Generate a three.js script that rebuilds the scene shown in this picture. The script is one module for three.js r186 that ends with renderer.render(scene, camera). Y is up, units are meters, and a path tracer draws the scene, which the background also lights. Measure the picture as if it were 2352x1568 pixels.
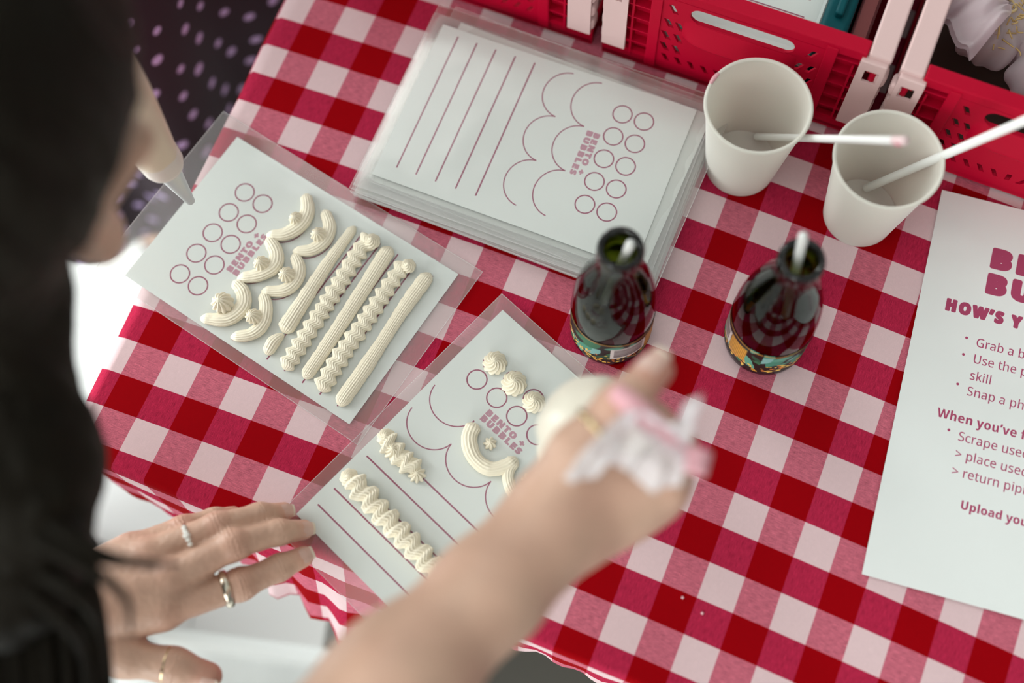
import * as THREE from 'three';
import { mergeGeometries } from 'three/addons/utils/BufferGeometryUtils.js';
import { RoundedBoxGeometry } from 'three/addons/geometries/RoundedBoxGeometry.js';
import { RectAreaLightUniformsLib } from 'three/addons/lights/RectAreaLightUniformsLib.js';
import { ImprovedNoise } from 'three/addons/math/ImprovedNoise.js';

// ---------------------------------------------------------------- camera, sky, lights, exposure
const T = 0.74;                                  // height of the table top
const F = 2950, CX = 1176, CY = 784;             // lens of the photograph in its pixels
const EYE = [0.39179152, T + 0.88705207, 0.13880079];
const RIGHT = [0.92651777, -0.03029624, -0.37502927], DOWN = [0.34717212, -0.31539456, 0.88317484], AHEAD = [-0.14503907, -0.94847689, -0.28170065];
const V = (x, y, z) => new THREE.Vector3(x, y, z);
const scene = new THREE.Scene();
const camera = new THREE.PerspectiveCamera(2 * Math.atan(784 / F) * 180 / Math.PI, 1.5, 0.05, 60);
camera.position.set(...EYE);
camera.quaternion.setFromRotationMatrix(new THREE.Matrix4().makeBasis(V(...RIGHT), V(...DOWN).negate(), V(...AHEAD).negate()));
camera.focus = 0.925;
camera.userData.fStop = 1.75;
camera.updateMatrixWorld();
scene.background = new THREE.Color().setRGB(1.0, 1.06, 1.1);
RectAreaLightUniformsLib.init();
const renderer = new THREE.WebGLRenderer({ antialias: true });
renderer.toneMapping = THREE.LinearToneMapping;
renderer.toneMappingExposure = 0.525;
renderer.shadowMap.enabled = true;
const ROOM = { x0: -2.3, x1: 4.2, z0: -3.4, z1: 3.0, h: 3.0 };
const WINDOWS = [-2.2, -0.2, 1.8].map((z) => ({ z, w: 1.7, y: 1.55, h: 2.3 }));
for (const w of WINDOWS) {                       // daylight entering through each window of the left wall
  const l = new THREE.RectAreaLight(new THREE.Color().setRGB(0.95, 1.0, 0.985), 12.5, w.w, w.h);
  l.position.set(ROOM.x0 + 0.02, w.y, w.z); l.lookAt(5, w.y - 0.6, w.z); scene.add(l);
}
const FILL_WINDOW = { x: -0.35, w: 2.2, y: 1.55, h: 2.3 };
{ // and fill light through an unseen window added to the front wall
  const l = new THREE.RectAreaLight(new THREE.Color().setRGB(0.96, 1.0, 0.975), 10.0, FILL_WINDOW.w, FILL_WINDOW.h);
  l.position.set(FILL_WINDOW.x, FILL_WINDOW.y, ROOM.z1 - 0.02); l.lookAt(FILL_WINDOW.x, FILL_WINDOW.y - 0.6, -4); scene.add(l);
}
const FILL_PANELS = [[-1.0, -1.4], [-1.0, 0.9]];
for (const [x, z] of FILL_PANELS) {                   // fill light panels added at the ceiling, out of view
  const l = new THREE.RectAreaLight(new THREE.Color().setRGB(1.0, 0.97, 0.92), 2.0, 1.16, 0.56);
  l.position.set(x, ROOM.h - 0.055, z); l.rotation.x = -Math.PI / 2; scene.add(l);
}

// ---------------------------------------------------------------- helpers
let seed = 7;
const rnd = () => { seed = (seed + 0x6D2B79F5) | 0; let t = Math.imul(seed ^ (seed >>> 15), 1 | seed); t = (t + Math.imul(t ^ (t >>> 7), 61 | t)) ^ t; return ((t ^ (t >>> 14)) >>> 0) / 4294967296; };
const noise = new ImprovedNoise(), N3 = (x, y, z) => noise.noise(x, y, z);
const lerp = (a, b, t) => a + (b - a) * t, clamp = (x, a, b) => Math.min(b, Math.max(a, x));
const ss = (a, b, x) => { const t = clamp((x - a) / (b - a), 0, 1); return t * t * (3 - 2 * t); };
function ray(px, py) { const a = (px - CX) / F, b = (py - CY) / F; return V(RIGHT[0] * a + DOWN[0] * b + AHEAD[0], RIGHT[1] * a + DOWN[1] * b + AHEAD[1], RIGHT[2] * a + DOWN[2] * b + AHEAD[2]); }
function P(px, py, h = 0) { const v = ray(px, py), t = (T + h - EYE[1]) / v.y; return V(EYE[0] + v.x * t, T + h, EYE[2] + v.z * t); }   // photo pixel to the plane h above the table
function PD(px, py, d) { const v = ray(px, py); return V(EYE[0] + v.x * d, EYE[1] + v.y * d, EYE[2] + v.z * d); }                      // photo pixel at a depth
const names = {};
function numbered(n) { names[n] = (names[n] ?? -1) + 1; return names[n] ? `${n}_${String(names[n]).padStart(3, '0')}` : n; }
function tag(o, label, category, group, kind) { o.userData = { label, category }; if (group) o.userData.group = group; if (kind) o.userData.kind = kind; return o; }
function shadows(o) { o.castShadow = o.receiveShadow = true; return o; }
function thing(name, label, category, base, group) {
  const g = new THREE.Group(); g.name = numbered(name); g.position.copy(base); tag(g, label, category, group); scene.add(g); return g;
}
function part(name, geo, mat, parent, world = true) {       // geo in world axes, moved to the thing's base
  if (world) { let r = parent; while (r.parent && r.parent !== scene) r = r.parent; geo.translate(-r.position.x, -r.position.y, -r.position.z); }
  const m = shadows(new THREE.Mesh(geo, mat)); m.name = name; parent.add(m); return m;
}
function solo(name, label, category, group, geo, mat, base) {
  geo.translate(-base.x, -base.y, -base.z);
  const m = shadows(new THREE.Mesh(geo, mat)); m.name = numbered(name); m.position.copy(base); tag(m, label, category, group); scene.add(m); return m;
}
function struct(name, geo, mat) { const m = shadows(new THREE.Mesh(geo, mat)); m.name = name; m.userData = { kind: 'structure' }; scene.add(m); return m; }
const C = (r, g, b) => new THREE.Color().setRGB(r, g, b);
const std = (c, roughness = 0.7, more = {}) => new THREE.MeshStandardMaterial({ color: c, roughness, ...more });
const phy = (c, roughness = 0.5, more = {}) => new THREE.MeshPhysicalMaterial({ color: c, roughness, ...more });
function tex(cv, srgb = true) { const t = new THREE.CanvasTexture(cv); if (srgb) t.colorSpace = THREE.SRGBColorSpace; t.magFilter = THREE.LinearFilter; t.anisotropy = 8; return t; }
function canvas(w, h) { const c = document.createElement('canvas'); c.width = w; c.height = h; return [c, c.getContext('2d')]; }
function data(w, h, fn, srgb = true) {
  const a = new Uint8Array(w * h * 4);
  for (let y = 0; y < h; y++) for (let x = 0; x < w; x++) { const p = fn(x, y), i = 4 * (y * w + x); a[i] = p[0]; a[i + 1] = p[1]; a[i + 2] = p[2]; a[i + 3] = 255; }
  const t = new THREE.DataTexture(a, w, h); t.wrapS = t.wrapT = THREE.RepeatWrapping; t.magFilter = THREE.LinearFilter; if (srgb) t.colorSpace = THREE.SRGBColorSpace; t.needsUpdate = true; return t;
}
function box(w, h, d, x = 0, y = 0, z = 0, r = 0) { const g = r ? new RoundedBoxGeometry(w, h, d, 2, r) : new THREE.BoxGeometry(w, h, d); g.translate(x, y, z); return g.index ? g.toNonIndexed() : g; }
const merge = (list) => mergeGeometries(list.map((g) => { const q = g.index ? g.toNonIndexed() : g; for (const k of Object.keys(q.attributes)) if (!['position', 'normal', 'uv'].includes(k)) q.deleteAttribute(k); return q; }));
function grid(nu, nv, fn, closeU = false) {       // a surface from fn(u, v) -> [x, y, z], normals smooth
  const pos = [], uv = [], idx = [], cu = closeU ? nu : nu + 1;
  for (let j = 0; j <= nv; j++) for (let i = 0; i < cu; i++) { const p = fn(i / nu, j / nv); pos.push(p[0], p[1], p[2]); uv.push(p[3] ?? i / nu, p[4] ?? j / nv); }
  for (let j = 0; j < nv; j++) for (let i = 0; i < nu; i++) { const a = j * cu + i, b = j * cu + (i + 1) % cu, c = a + cu, d = b + cu; idx.push(a, c, b, b, c, d); }
  const g = new THREE.BufferGeometry(); g.setAttribute('position', new THREE.Float32BufferAttribute(pos, 3)); g.setAttribute('uv', new THREE.Float32BufferAttribute(uv, 2)); g.setIndex(idx); g.computeVertexNormals(); return g;
}
function tube(pts, r, seg = 40, rad = 10) {       // round rod along points, with closed ends; r may be a function of 0..1
  const c = new THREE.CatmullRomCurve3(pts), R = typeof r === 'function' ? r : () => r, n = seg, up = V(0.31, 0.87, 0.38).normalize();
  return grid(rad, n + 2, (u, v) => {
    const k = Math.round(v * (n + 2)) - 1, t = clamp(k / n, 0, 1), p = c.getPoint(t), tg = c.getTangent(t), a = up.clone().cross(tg).normalize(), b = tg.clone().cross(a), rr = (k < 0 || k > n) ? 1e-5 : R(t), th = -u * 2 * Math.PI;
    return [p.x + (a.x * Math.cos(th) + b.x * Math.sin(th)) * rr, p.y + (a.y * Math.cos(th) + b.y * Math.sin(th)) * rr, p.z + (a.z * Math.cos(th) + b.z * Math.sin(th)) * rr];
  }, true);
}
function lathe(prof, n = 64) { const g = new THREE.LatheGeometry(prof.map((p) => new THREE.Vector2(p[0], p[1])), n); return g; }
function smooth(prof, n = 60) { const c = new THREE.SplineCurve(prof.map((p) => new THREE.Vector2(p[0], p[1]))); return c.getPoints(n).map((p) => [Math.max(0, p.x), p.y]); }
function extrude(shape, depth, bevel = 0) { return new THREE.ExtrudeGeometry(shape, { depth, bevelEnabled: bevel > 0, bevelSize: bevel, bevelThickness: bevel, bevelSegments: 1, curveSegments: 8 }); }
function rect(x0, y0, x1, y1, r = 0) {
  const s = new THREE.Path(); if (!r) { s.moveTo(x0, y0); s.lineTo(x1, y0); s.lineTo(x1, y1); s.lineTo(x0, y1); s.closePath(); return s; }
  s.moveTo(x0 + r, y0); s.lineTo(x1 - r, y0); s.absarc(x1 - r, y0 + r, r, -Math.PI / 2, 0); s.lineTo(x1, y1 - r); s.absarc(x1 - r, y1 - r, r, 0, Math.PI / 2); s.lineTo(x0 + r, y1); s.absarc(x0 + r, y1 - r, r, Math.PI / 2, Math.PI); s.lineTo(x0, y0 + r); s.absarc(x0 + r, y0 + r, r, Math.PI, Math.PI * 1.5); return s;
}
const shapeOf = (path) => new THREE.Shape(path.getPoints(8));
// continuous bodies: tapered capsules joined by a smooth minimum, meshed by surface nets
const smin = (a, b, k) => { const h = Math.max(k - Math.abs(a - b), 0) / k; return Math.min(a, b) - h * h * k * 0.25; };
function capsule(a, b, ra, rb, flat) {            // flat: [normal, factor] squashes the section along normal
  const dx = b.x - a.x, dy = b.y - a.y, dz = b.z - a.z, L2 = dx * dx + dy * dy + dz * dz || 1e-9;
  return (x, y, z) => {
    const px = x - a.x, py = y - a.y, pz = z - a.z, t = clamp((px * dx + py * dy + pz * dz) / L2, 0, 1);
    let qx = px - dx * t, qy = py - dy * t, qz = pz - dz * t;
    if (flat) { const n = flat[0], d = qx * n.x + qy * n.y + qz * n.z, k = d * (flat[1] - 1); qx += n.x * k; qy += n.y * k; qz += n.z * k; }
    return Math.hypot(qx, qy, qz) - (ra + (rb - ra) * t);
  };
}
function ball(c, rx, ry, rz, q) {
  const qi = q ? q.clone().invert() : null, v = V(), m = Math.min(rx, ry, rz);
  return (x, y, z) => { v.set(x - c.x, y - c.y, z - c.z); if (qi) v.applyQuaternion(qi); v.set(v.x / rx, v.y / ry, v.z / rz); return (v.length() - 1) * m; };
}
function chain(list, k = 0.008) { return (x, y, z) => { let d = list[0](x, y, z); for (let i = 1; i < list.length; i++) d = smin(d, list[i](x, y, z), k); return d; }; }
function bones(pts, rs, k = 0.006, flat) { const l = []; for (let i = 0; i + 1 < pts.length; i++) l.push(capsule(pts[i], pts[i + 1], rs[i], rs[i + 1], flat)); return l.length > 1 ? chain(l, k) : l[0]; }
function nets(sdf, lo, hi, cell, color) {
  const nx = Math.ceil((hi.x - lo.x) / cell) + 1, ny = Math.ceil((hi.y - lo.y) / cell) + 1, nz = Math.ceil((hi.z - lo.z) / cell) + 1, val = new Float32Array(nx * ny * nz);
  for (let k = 0, q = 0; k < nz; k++) for (let j = 0; j < ny; j++) for (let i = 0; i < nx; i++, q++) val[q] = sdf(lo.x + i * cell, lo.y + j * cell, lo.z + k * cell);
  const id = new Int32Array(nx * ny * nz).fill(-1), pos = [], nor = [], col = [], idx = [], at = (i, j, k) => i + nx * (j + ny * k), e = cell * 0.3;
  for (let k = 0; k < nz - 1; k++) for (let j = 0; j < ny - 1; j++) for (let i = 0; i < nx - 1; i++) {
    let m = 0; const c = [];
    for (let b = 0; b < 8; b++) { const v = val[at(i + (b & 1), j + ((b >> 1) & 1), k + (b >> 2))]; c.push(v); if (v < 0) m |= 1 << b; }
    if (m === 0 || m === 255) continue;
    let sx = 0, sy = 0, sz = 0, n = 0;
    for (let a = 0; a < 8; a++) for (const s of [1, 2, 4]) { if (a & s) continue; const b = a | s; if ((c[a] < 0) === (c[b] < 0)) continue; const t = c[a] / (c[a] - c[b]); sx += (a & 1) + (s === 1 ? t : 0); sy += ((a >> 1) & 1) + (s === 2 ? t : 0); sz += (a >> 2) + (s === 4 ? t : 0); n++; }
    let x = lo.x + (i + sx / n) * cell, y = lo.y + (j + sy / n) * cell, z = lo.z + (k + sz / n) * cell;
    let gx = sdf(x + e, y, z) - sdf(x - e, y, z), gy = sdf(x, y + e, z) - sdf(x, y - e, z), gz = sdf(x, y, z + e) - sdf(x, y, z - e); const L = Math.hypot(gx, gy, gz) || 1;
    id[at(i, j, k)] = pos.length / 3; pos.push(x, y, z); nor.push(gx / L, gy / L, gz / L); if (color) col.push(...color(x, y, z, gx / L, gy / L, gz / L));
  }
  for (let k = 1; k < nz - 1; k++) for (let j = 1; j < ny - 1; j++) for (let i = 1; i < nx - 1; i++) {
    const v = val[at(i, j, k)] < 0;
    const quad = (a, b, c, d, flip) => { if (a < 0 || b < 0 || c < 0 || d < 0) return; if (flip) idx.push(a, b, c, a, c, d); else idx.push(a, c, b, a, d, c); };
    if (v !== val[at(i + 1, j, k)] < 0) quad(id[at(i, j - 1, k - 1)], id[at(i, j, k - 1)], id[at(i, j, k)], id[at(i, j - 1, k)], v);
    if (v !== val[at(i, j + 1, k)] < 0) quad(id[at(i - 1, j, k - 1)], id[at(i - 1, j, k)], id[at(i, j, k)], id[at(i, j, k - 1)], v);
    if (v !== val[at(i, j, k + 1)] < 0) quad(id[at(i - 1, j - 1, k)], id[at(i, j - 1, k)], id[at(i, j, k)], id[at(i - 1, j, k)], v);
  }
  const g = new THREE.BufferGeometry(); g.setAttribute('position', new THREE.Float32BufferAttribute(pos, 3)); g.setAttribute('normal', new THREE.Float32BufferAttribute(nor, 3)); if (color) g.setAttribute('color', new THREE.Float32BufferAttribute(col, 3)); g.setIndex(idx); return g;
}
function span(pts, pad) { const b = new THREE.Box3().setFromPoints(pts); b.expandByScalar(pad); return [b.min, b.max]; }

// ---------------------------------------------------------------- room
const M = {};
const speck = data(512, 512, (x, y) => { const v = 236 + 10 * N3(x / 60, y / 60, 3) + 6 * N3(x / 9, y / 9, 8) + (rnd() - 0.5) * 5; return [v, v, v]; });
const floorMap = speck.clone(); floorMap.repeat.set(0.5, 0.5); floorMap.needsUpdate = true;
M.floor = std(C(0.93, 0.95, 0.94), 0.32, { map: floorMap });
M.wall = std(C(0.42, 0.42, 0.41), 0.9); M.ceiling = std(C(0.55, 0.55, 0.54), 0.95); M.frame = std(C(0.7, 0.7, 0.7), 0.5);
{
  const { x0, x1, z0, z1, h } = ROOM, w = x1 - x0, d = z1 - z0, cx = (x0 + x1) / 2, cz = (z0 + z1) / 2;
  const fl = new THREE.BoxGeometry(w + 0.4, 0.2, d + 0.4); fl.translate(cx, -0.1, cz);
  { const p = fl.attributes.position, u = fl.attributes.uv; for (let i = 0; i < p.count; i++) u.setXY(i, p.getX(i), p.getZ(i)); }
  struct('floor', fl, M.floor);
  struct('ceiling', box(w + 0.4, 0.2, d + 0.4, cx, h + 0.1, cz), M.ceiling);
  struct('wall_right', box(0.2, h, d, x1 + 0.1, h / 2, cz), std(C(0.2, 0.2, 0.2), 0.9));
  struct('wall_back', box(w + 0.4, h, 0.2, cx, h / 2, z0 - 0.1), M.wall);
  const fs = shapeOf(rect(x0 - 0.2, 0, x1 + 0.2, h)); fs.holes.push(rect(FILL_WINDOW.x - FILL_WINDOW.w / 2, FILL_WINDOW.y - FILL_WINDOW.h / 2, FILL_WINDOW.x + FILL_WINDOW.w / 2, FILL_WINDOW.y + FILL_WINDOW.h / 2));
  const wf = extrude(fs, 0.2); wf.translate(0, 0, z1); struct('wall_front', wf, M.wall);
  { const q = FILL_WINDOW, g = merge([box(0.05, q.h, 0.06, -q.w / 2 + 0.025, 0, 0), box(0.05, q.h, 0.06, q.w / 2 - 0.025, 0, 0), box(q.w, 0.05, 0.06, 0, q.h / 2 - 0.025, 0), box(q.w, 0.05, 0.06, 0, -q.h / 2 + 0.025, 0), box(0.04, q.h, 0.05, 0, 0, 0)]); g.translate(q.x, q.y, z1 + 0.1); struct('window_4', g, M.frame); }  // frame of the window added for fill light
  const s = shapeOf(rect(-z1, 0, -z0, h)); for (const q of WINDOWS) s.holes.push(rect(-q.z - q.w / 2, q.y - q.h / 2, -q.z + q.w / 2, q.y + q.h / 2));
  const wl = extrude(s, 0.2); wl.rotateY(Math.PI / 2); wl.translate(x0 - 0.2, 0, 0); struct('wall_left', wl, M.wall);
  WINDOWS.forEach((q, i) => {
    const a = [box(0.06, q.h, 0.05, 0, 0, -q.w / 2 + 0.025), box(0.06, q.h, 0.05, 0, 0, q.w / 2 - 0.025), box(0.06, 0.05, q.w, 0, q.h / 2 - 0.025, 0), box(0.06, 0.05, q.w, 0, -q.h / 2 + 0.025, 0), box(0.05, q.h, 0.04, 0, 0, 0)];
    const g = merge(a); g.translate(x0 - 0.1, q.y, q.z); struct(`window_${i + 1}`, g, M.frame);
  });
  const pv = new THREE.BoxGeometry(30, 0.1, 30); pv.translate(x0 - 4, -0.26, cz + 4); struct('pavement', pv, std(C(0.45, 0.45, 0.44), 0.9));
  const pm = new THREE.MeshStandardMaterial({ color: C(0.9, 0.9, 0.88), emissive: C(1, 0.97, 0.92), emissiveIntensity: 2.2, roughness: 0.6 });
  for (const [x, z] of FILL_PANELS) {  // glowing bodies of the added fill panels
    const t = thing('added_fill_light', 'flat white fill light panel added at the ceiling', 'light', V(x, h - 0.05, z), 'added fill light panels');
    part('fill_frame', box(1.24, 0.045, 0.64, x, h - 0.0225, z, 0.004), M.frame, t); part('fill_diffuser', box(1.16, 0.004, 0.56, x, h - 0.047, z), pm, t);
  }
}

// ---------------------------------------------------------------- table and gingham cloth
const EDGE = { front: 0.0645, right: 1.45, back: -0.72, left: (z) => -0.0165 + 0.026 * (clamp(z, -0.4, 0.1) + 0.16) };
M.wood = std(C(0.42, 0.29, 0.18), 0.6); M.steel = std(C(0.55, 0.55, 0.56), 0.35, { metalness: 0.9 });
{
  const t = thing('folding_table', 'long folding table hidden under the red gingham cloth', 'table', V(0.7, 0, -0.33));
  part('table_top', box(1.44, 0.028, 0.765, 0.72, T - 0.0175, -0.328, 0.004), M.wood, t);
  for (const [x, z] of [[0.08, -0.02], [0.08, -0.64], [1.36, -0.02], [1.36, -0.64]]) part('leg', tube([V(x, T - 0.03, z), V(x, 0, z)], 0.014, 2, 12), M.steel, t);
}
const UNIT = 0.026;
const linToS = (v) => 255 * (v <= 0.0031308 ? v * 12.92 : 1.055 * Math.pow(v, 1 / 2.4) - 0.055);
const CHECK = [[[0.74, 0.54, 0.56], [0.55, 0.135, 0.19]], [[0.43, 0.02, 0.062], [0.30, 0.0, 0.003]]];   // [row dyed][column dyed]
const clothMap = data(1024, 1024, (x, y) => {
  const i = Math.floor(x / 128), j = Math.floor(y / 128), dr = j % 2 === 0 ? 1 : 0, dc = i % 2 === 0 ? 1 : 0, c = CHECK[dr][dc], mixed = dr !== dc;
  const threadX = N3(x / 1.7, y / 26, 11) , threadY = N3(x / 26, y / 1.7, 5), slub = N3(x / 22, y / 3, 31);
  let k = 1 + (mixed ? (dr ? 0.46 * threadX + 0.16 * threadY : 0.16 * threadX + 0.44 * threadY + 0.2 * slub) : 0.045 * threadX + 0.045 * threadY) + (rnd() - 0.5) * (mixed ? 0.34 : 0.06);
  if (mixed && rnd() < 0.0016) k *= dr ? 1.9 : 0.45;
  return c.map((v) => clamp(linToS(v * k), 0, 255));
});
const clothBump = data(256, 256, (x, y) => { const v = 128 + 60 * Math.sin(x * Math.PI / 4) * Math.sin(y * Math.PI / 4); return [v, v, v]; }, false); clothBump.repeat.set(14, 14);
M.cloth = phy(C(1, 1, 1), 0.92, { map: clothMap, bumpMap: clothBump, bumpScale: 0.00006, specularIntensity: 0.12, side: THREE.DoubleSide });
{
  const RES = [[0.0037, -0.109], [0.0727, -0.0775], [0.0444, -0.0276], [-0.0346, 0.4259], [-0.0241, 0.0224], [0.0184, -0.2057]];
  const drop = 0.15, r = 0.004, us = [], vs = [];
  const cuts = (a, b, n) => Array.from({ length: n + 1 }, (_, i) => lerp(a, b, i / n));
  us.push(...cuts(-0.0165 - drop, -0.018, 14), ...cuts(-0.01, 0.02, 14), ...cuts(0.03, 0.7, 90), ...cuts(0.72, 1.44, 20), ...cuts(1.445, 1.46, 6), ...cuts(1.47, 1.45 + drop, 10));
  vs.push(...cuts(-0.72 - drop, -0.735, 10), ...cuts(-0.73, -0.71, 6), ...cuts(-0.69, 0.04, 70), ...cuts(0.045, 0.076, 16), ...cuts(0.079, 0.0645 + drop, 26));
  const pos = [], uv = [], idx = [];
  const HEM = [[-0.2, 0.11, 0], [-0.01, 0.11, 0.001], [0.02, 0.12, 0.004], [0.06, 0.13, 0.010], [0.103, 0.14, 0.018], [0.15, 0.145, 0.029], [0.182, 0.15, 0.038], [0.22, 0.155, 0.046], [0.27, 0.13, 0.030], [0.325, 0.085, 0.001], [0.5, 0.078, 0.001], [3, 0.08, 0.004]];   // along the front edge: length and outward swing of the overhang
  const hem = (x, k) => { let i = 0; while (i < HEM.length - 2 && HEM[i + 1][0] < x) i++; return lerp(HEM[i][k], HEM[i + 1][k], ss(0, 1, (x - HEM[i][0]) / (HEM[i + 1][0] - HEM[i][0]))); };
  const fall = (e) => e <= 0 ? [0, 0] : e < r * Math.PI / 2 ? [r * Math.sin(e / r), r * (1 - Math.cos(e / r))] : [r, r + e - r * Math.PI / 2];
  for (const rz of vs) for (const cx of us) {
    const cz = rz > EDGE.front ? EDGE.front + (rz - EDGE.front) * hem(cx, 1) / drop : rz;
    const left = EDGE.left(cz), ex = Math.max(left - cx, cx - EDGE.right), ez = Math.max(cz - EDGE.front, EDGE.back - cz), sx = cx < 0.6 ? -1 : 1, sz = cz > -0.3 ? 1 : -1;
    let x = clamp(cx, left, EDGE.right), z = clamp(cz, EDGE.back, EDGE.front), y = T;
    const [ox, dx] = fall(ex), [oz, dz] = fall(ez), down = Math.max(dx, dz) + 0.12 * Math.min(dx, dz);
    const q = clamp(down / drop, 0, 1), both = ss(0, 0.05, Math.min(dx, dz));
    x += sx * ox; z += sz * oz; y -= down;
    if (dz > 0 && sz > 0) {                        // front skirt: hangs in soft folds, flares by the seated woman's hand and is tucked in further along
      const qf = clamp(dz / hem(cx, 1), 0, 1), wave = (0.0050 * Math.sin(cx * 190 + 0.6) + 0.0030 * Math.sin(cx * 97 + 1.0)) * (1 - 0.6 * ss(0.28, 0.33, cx)) * (0.2 + 0.8 * ss(0.07, 0.13, cx));
      z += Math.max(-0.006, hem(cx, 2) * Math.pow(qf, 1.15) + wave * qf * qf);
    }
    if (dx > 0) x += sx * q * (0.01 + 0.01 * Math.sin(cz * 60)) + (both ? sx * 0.0 : 0);
    if (both) { z -= sz * both * 0.02 * q; x -= sx * both * 0.01 * q; }
    if (!dx && !dz) y += 0.0006 * N3(cx * 14, cz * 14, 2) + 0.0012 * Math.max(0, N3(cx * 5, cz * 9, 7));
    pos.push(x, y, z);
    const X = clamp(cx, -0.02, 0.66) / UNIT / 10, Z = clamp(cz, -0.4, 0.1) / UNIT / 10, B = [1, Z, Z * Z, X, X * Z, X * X];
    let du = 0, dv = 0; B.forEach((b, i) => { du += b * RES[i][0]; dv += b * RES[i][1]; });
    uv.push((cx / UNIT + du) / 8, (cz / UNIT + dv) / 8);
  }
  const n = us.length; for (let j = 0; j + 1 < vs.length; j++) for (let i = 0; i + 1 < n; i++) { const a = j * n + i; idx.push(a, a + n, a + 1, a + 1, a + n, a + n + 1); }
  const g = new THREE.BufferGeometry(); g.setAttribute('position', new THREE.Float32BufferAttribute(pos, 3)); g.setAttribute('uv', new THREE.Float32BufferAttribute(uv, 2)); g.setIndex(idx); g.computeVertexNormals();
  solo('tablecloth', 'red and white gingham tablecloth covering the long table', 'tablecloth', null, g, M.cloth, V(0.7, T, -0.33));
}

// ---------------------------------------------------------------- printed practice sheets in clear sleeves
const INK = '#a2305c', PALE = '#d491a8';
function heavy(g, text, x, y, size, width, color, align = 'left') {   // fat slab lettering of the logo
  g.save(); g.translate(x, y); g.font = `bold ${size}px sans-serif`; g.textBaseline = 'alphabetic'; g.textAlign = 'left'; g.fillStyle = g.strokeStyle = color; g.lineJoin = 'round'; g.lineWidth = size * (size > 10 ? 0.15 : 0.13);
  let w = 0; const gap = size * 0.14, ws = [...text].map((ch) => { const q = g.measureText(ch).width + gap; w += q; return q; }), k = width / w; g.scale(k, 1); if (align === 'center') g.translate(-w / 2, 0);
  let cx = 0; [...text].forEach((ch, i) => { g.fillText(ch, cx, 0); if (ch !== ' ') g.strokeText(ch, cx, 0); cx += ws[i]; }); g.restore();
}
const SW = 0.208, SD = 0.1372;
function practicePrint() {
  const s = 7.6, [c, g] = canvas(Math.round(208 * s), Math.round(137.2 * s)); g.fillStyle = '#ffffff'; g.fillRect(0, 0, c.width, c.height); g.scale(s, s);
  g.strokeStyle = INK; g.lineWidth = 1.15; g.lineCap = 'butt';
  for (const u of [15.2, 31, 46.8, 63, 79.1]) { g.beginPath(); g.moveTo(u, 6.1); g.lineTo(u, 125.7); g.stroke(); }
  g.lineWidth = 0.85;
  for (const u of [110.2, 133.4]) { g.beginPath(); for (let k = 0; k < 3; k++) { const v0 = 4.3 + 39.25 * k; for (let i = 0; i <= 40; i++) { const a = Math.PI * (0.03 + 0.94 * i / 40), q = (1 - Math.cos(a)) / 2; const x = u - 18 * Math.sin(a) + 1.6, y = v0 + 39.25 * q; i || k ? g.lineTo(x, y) : g.moveTo(x, y); } } g.stroke(); }
  g.lineWidth = 1.0;
  for (let k = 0; k < 5; k++) for (const u of [157, 174.2]) { g.beginPath(); g.arc(u, 23.6 + 19.85 * k, 7.2, 0, 7); g.stroke(); }
  g.save(); g.translate(142.6, 45.2); g.rotate(Math.PI / 2); heavy(g, 'BENTO +', 0, 0, 5.9, 37.5, PALE); heavy(g, 'BUBBLES', 0, 5.6, 5.9, 39.5, PALE); g.restore();
  return tex(c);
}
M.print = std(C(0.76, 0.80, 0.775), 0.75, { map: practicePrint() });
M.sleeve = phy(C(0.97, 0.97, 0.965), 0.14, { transmission: 0.93, thickness: 0, ior: 1.46, side: THREE.DoubleSide });
M.seam = std(C(0.85, 0.85, 0.84), 0.3, { transparent: true, opacity: 0.25 });
function paperGeo(w, d, th, nu = 12, nv = 8, bend = () => 0) {     // thin sheet, corner at the origin, x along u and z along v; print on the top face
  const top = grid(nu, nv, (a, b) => [a * w, th + bend(a, b), b * d, a, 1 - b]), bot = grid(nu, nv, (a, b) => [(1 - a) * w, bend(1 - a, b), b * d, 0.002, 0.002]);
  const rim = []; for (const [x0, z0, x1, z1] of [[0, 0, 1, 0], [1, 0, 1, 1], [1, 1, 0, 1], [0, 1, 0, 0]]) rim.push(grid(nu, 1, (a, b) => { const x = lerp(x0, x1, a), z = lerp(z0, z1, a); return [x * w, bend(x, z) + th * (1 - b), z * d, 0.002, 0.002]; }));
  return merge([top, bot, ...rim]);
}
let sheetNo = 0;
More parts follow.
